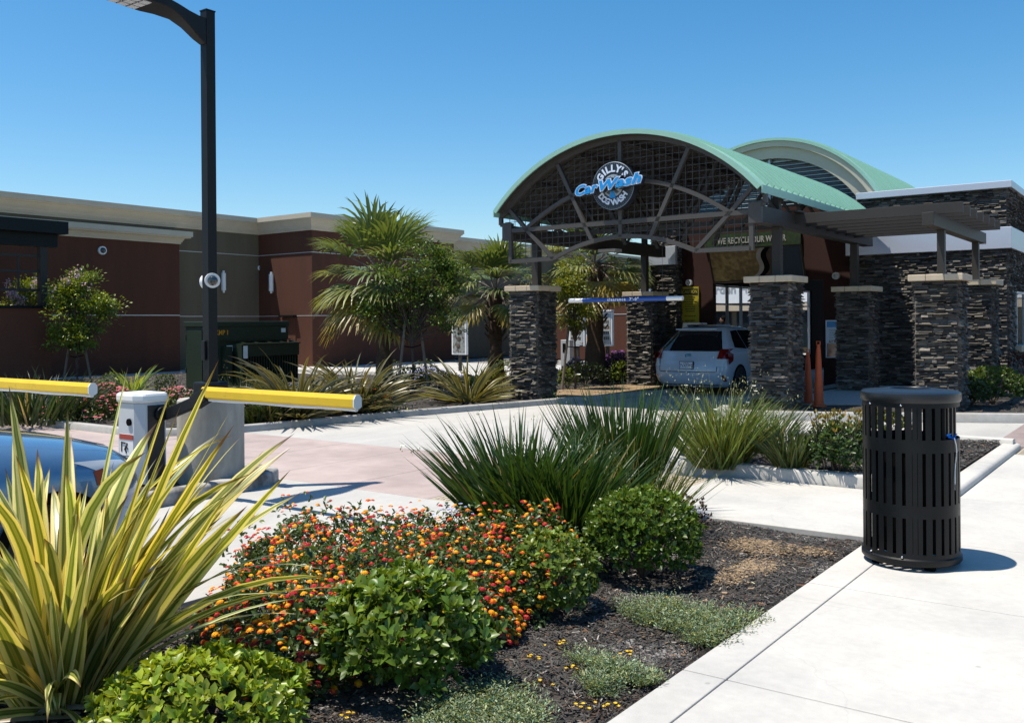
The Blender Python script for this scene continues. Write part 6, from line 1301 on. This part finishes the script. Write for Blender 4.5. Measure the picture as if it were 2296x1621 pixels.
# ---------------------------------------------------------------- broadleaf trees
def tree(name,label,px,pyb,Y,trunk_h,crown,n,ll,col,colt,seed,stakes=0,flowers=None,group=None,clusters=60,tr=.04,lw=.5,z=.05):
    """crown: list of (dx,dz,rx,rz) ellipsoids in metres relative to the base"""
    c=XY(px,pyb,Y); t=plant(name,label,'tree',c,z,group); r_=np.random.default_rng(seed)
    mb=MB(); top=max(q[1] for q in crown); mb.path([(0,0,0),(.02,.01,trunk_h*.5),(-.01,0,trunk_h),(.02,0,trunk_h+(top-trunk_h)*.7)],[tr,tr*.85,tr*.7,tr*.35],8); mb.build('trunk',M['trunk'],t,smooth=True,origin=O3)
    mbb=MB(); CL=[]
    for i in range(clusters):
        q=crown[r_.integers(len(crown))] if i>=len(crown) else crown[i]; u=nrm(r_.normal(0,1,3)); rr=r_.uniform(.45,1.05); p=np.array([q[0]+u[0]*q[2]*rr,u[1]*q[2]*.9*rr,q[1]+u[2]*q[3]*rr]); CL.append((p,u))
        b0=np.array([0,0,trunk_h*.85+r_.uniform(0,.3)]); mbb.path([tuple(b0),tuple(b0*.4+p*.6+[0,0,-.05]),tuple(p)],[tr*.4,tr*.22,tr*.1],4)
    mbb.build('limb',M['trunk'],t,origin=O3)
    per=n//clusters; PP=[];DD=[];CC=[]
    for p,u in CL:
        cr=r_.uniform(.10,.24)*(crown[0][2]/1.0+.45); P=p+r_.normal(0,1,(per,3))*np.array([cr,cr,cr*.62])*.62; PP.append(P); dd=nrm(P-p)*.6+r_.normal(0,.5,(per,3))+u*.5+[0,0,.1]; DD.append(dd)
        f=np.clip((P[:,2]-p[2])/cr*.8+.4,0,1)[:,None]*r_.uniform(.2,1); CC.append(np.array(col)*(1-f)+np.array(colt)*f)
    P=np.concatenate(PP);D=nrm(np.concatenate(DD)); C=np.concatenate(CC)*r_.lognormal(0,.25,(len(P),1)); N=nrm(r_.normal(0,.6,(len(P),3))+[0,0,1]); V,Fl=leaves(P,D,N,r_.uniform(.7,1.25,len(P))*ll,r_.uniform(.7,1.2,len(P))*ll*lw,.2,.3); veg('crown',[(V,Fl,np.repeat(np.clip(C,.003,.8),8,axis=0))],M['leaf'],t)
    if stakes:
        for s,dx in ((-1,-.16),(1,.18))[:stakes]:
            m=MB(); m.tube((dx*2.0,.1*s,0),(dx*.9,.05*s,trunk_h+.25),.03,n=7); m.build('stake',M['stake'],t,origin=O3)
        m=MB(); m.path([(-.17,0,trunk_h*.82),(0,-.05,trunk_h*.8),(.19,0,trunk_h*.84)],.012,5); m.build('tree_tie',M['void'],t,origin=O3)
    if flowers:
        parts=[]
        for (fx,fz,fy,nn_) in flowers:
            P=np.array([fx,fy,fz])+r_.normal(0,.075,(nn_,3)); V,Fl=leaves(P,nrm(r_.normal(0,1,(nn_,3))+[0,-.3,.3]),nrm(r_.normal(0,1,(nn_,3))),np.full(nn_,.06),np.full(nn_,.045)); parts.append((V,Fl,tint(nn_,(.55,.40,.60),.15,.06)))
        veg('blossom',parts,M['petal'],t,kind='stuff')
g='crape myrtles and young trees in the planted bed'
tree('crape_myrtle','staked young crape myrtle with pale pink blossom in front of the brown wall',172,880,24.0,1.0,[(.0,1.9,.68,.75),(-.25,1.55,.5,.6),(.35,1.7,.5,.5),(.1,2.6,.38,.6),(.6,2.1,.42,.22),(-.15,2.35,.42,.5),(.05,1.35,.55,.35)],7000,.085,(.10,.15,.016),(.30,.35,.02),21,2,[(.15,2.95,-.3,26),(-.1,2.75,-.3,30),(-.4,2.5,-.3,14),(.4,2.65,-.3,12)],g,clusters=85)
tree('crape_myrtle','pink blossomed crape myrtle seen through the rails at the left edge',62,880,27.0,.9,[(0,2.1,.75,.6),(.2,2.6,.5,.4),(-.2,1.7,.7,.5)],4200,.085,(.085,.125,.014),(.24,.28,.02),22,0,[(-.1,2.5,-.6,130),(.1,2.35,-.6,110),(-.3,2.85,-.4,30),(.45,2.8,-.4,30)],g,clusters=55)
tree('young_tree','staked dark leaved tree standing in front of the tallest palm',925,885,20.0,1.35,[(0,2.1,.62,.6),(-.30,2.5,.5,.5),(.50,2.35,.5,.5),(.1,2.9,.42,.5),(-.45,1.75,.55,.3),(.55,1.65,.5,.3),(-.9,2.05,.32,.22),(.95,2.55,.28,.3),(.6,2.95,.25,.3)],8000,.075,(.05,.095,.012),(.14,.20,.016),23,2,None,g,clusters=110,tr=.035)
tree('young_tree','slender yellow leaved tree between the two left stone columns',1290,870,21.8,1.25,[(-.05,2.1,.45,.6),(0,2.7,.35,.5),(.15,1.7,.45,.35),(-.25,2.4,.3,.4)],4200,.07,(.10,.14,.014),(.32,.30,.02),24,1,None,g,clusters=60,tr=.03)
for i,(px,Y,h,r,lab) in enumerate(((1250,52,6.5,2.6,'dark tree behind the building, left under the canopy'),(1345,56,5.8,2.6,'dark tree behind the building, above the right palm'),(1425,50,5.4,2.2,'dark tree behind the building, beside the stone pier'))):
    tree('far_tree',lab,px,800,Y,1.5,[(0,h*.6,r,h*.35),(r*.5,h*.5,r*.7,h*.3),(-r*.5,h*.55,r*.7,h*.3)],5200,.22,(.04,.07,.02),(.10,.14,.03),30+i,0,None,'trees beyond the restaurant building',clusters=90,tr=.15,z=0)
for i,(a,b) in enumerate(((-11.5,40),(-9.6,41),(-8.0,40.5))):
    x,y,_=Wd(a,b); 
    t=flax('courtyard_shrub','bushy yellow green planting '+['left','middle','right'][i]+' of the view through the wash tunnel',(x,y),0,220,(.8,1.5),(.05,.09),(1.5,.3),(.2,1.2),m='blade',colr=(.16,.19,.05),spread=.5,seed=60+i,cat='plant')
for o in bpy.data.objects:
    if 'o' in o: del o['o']
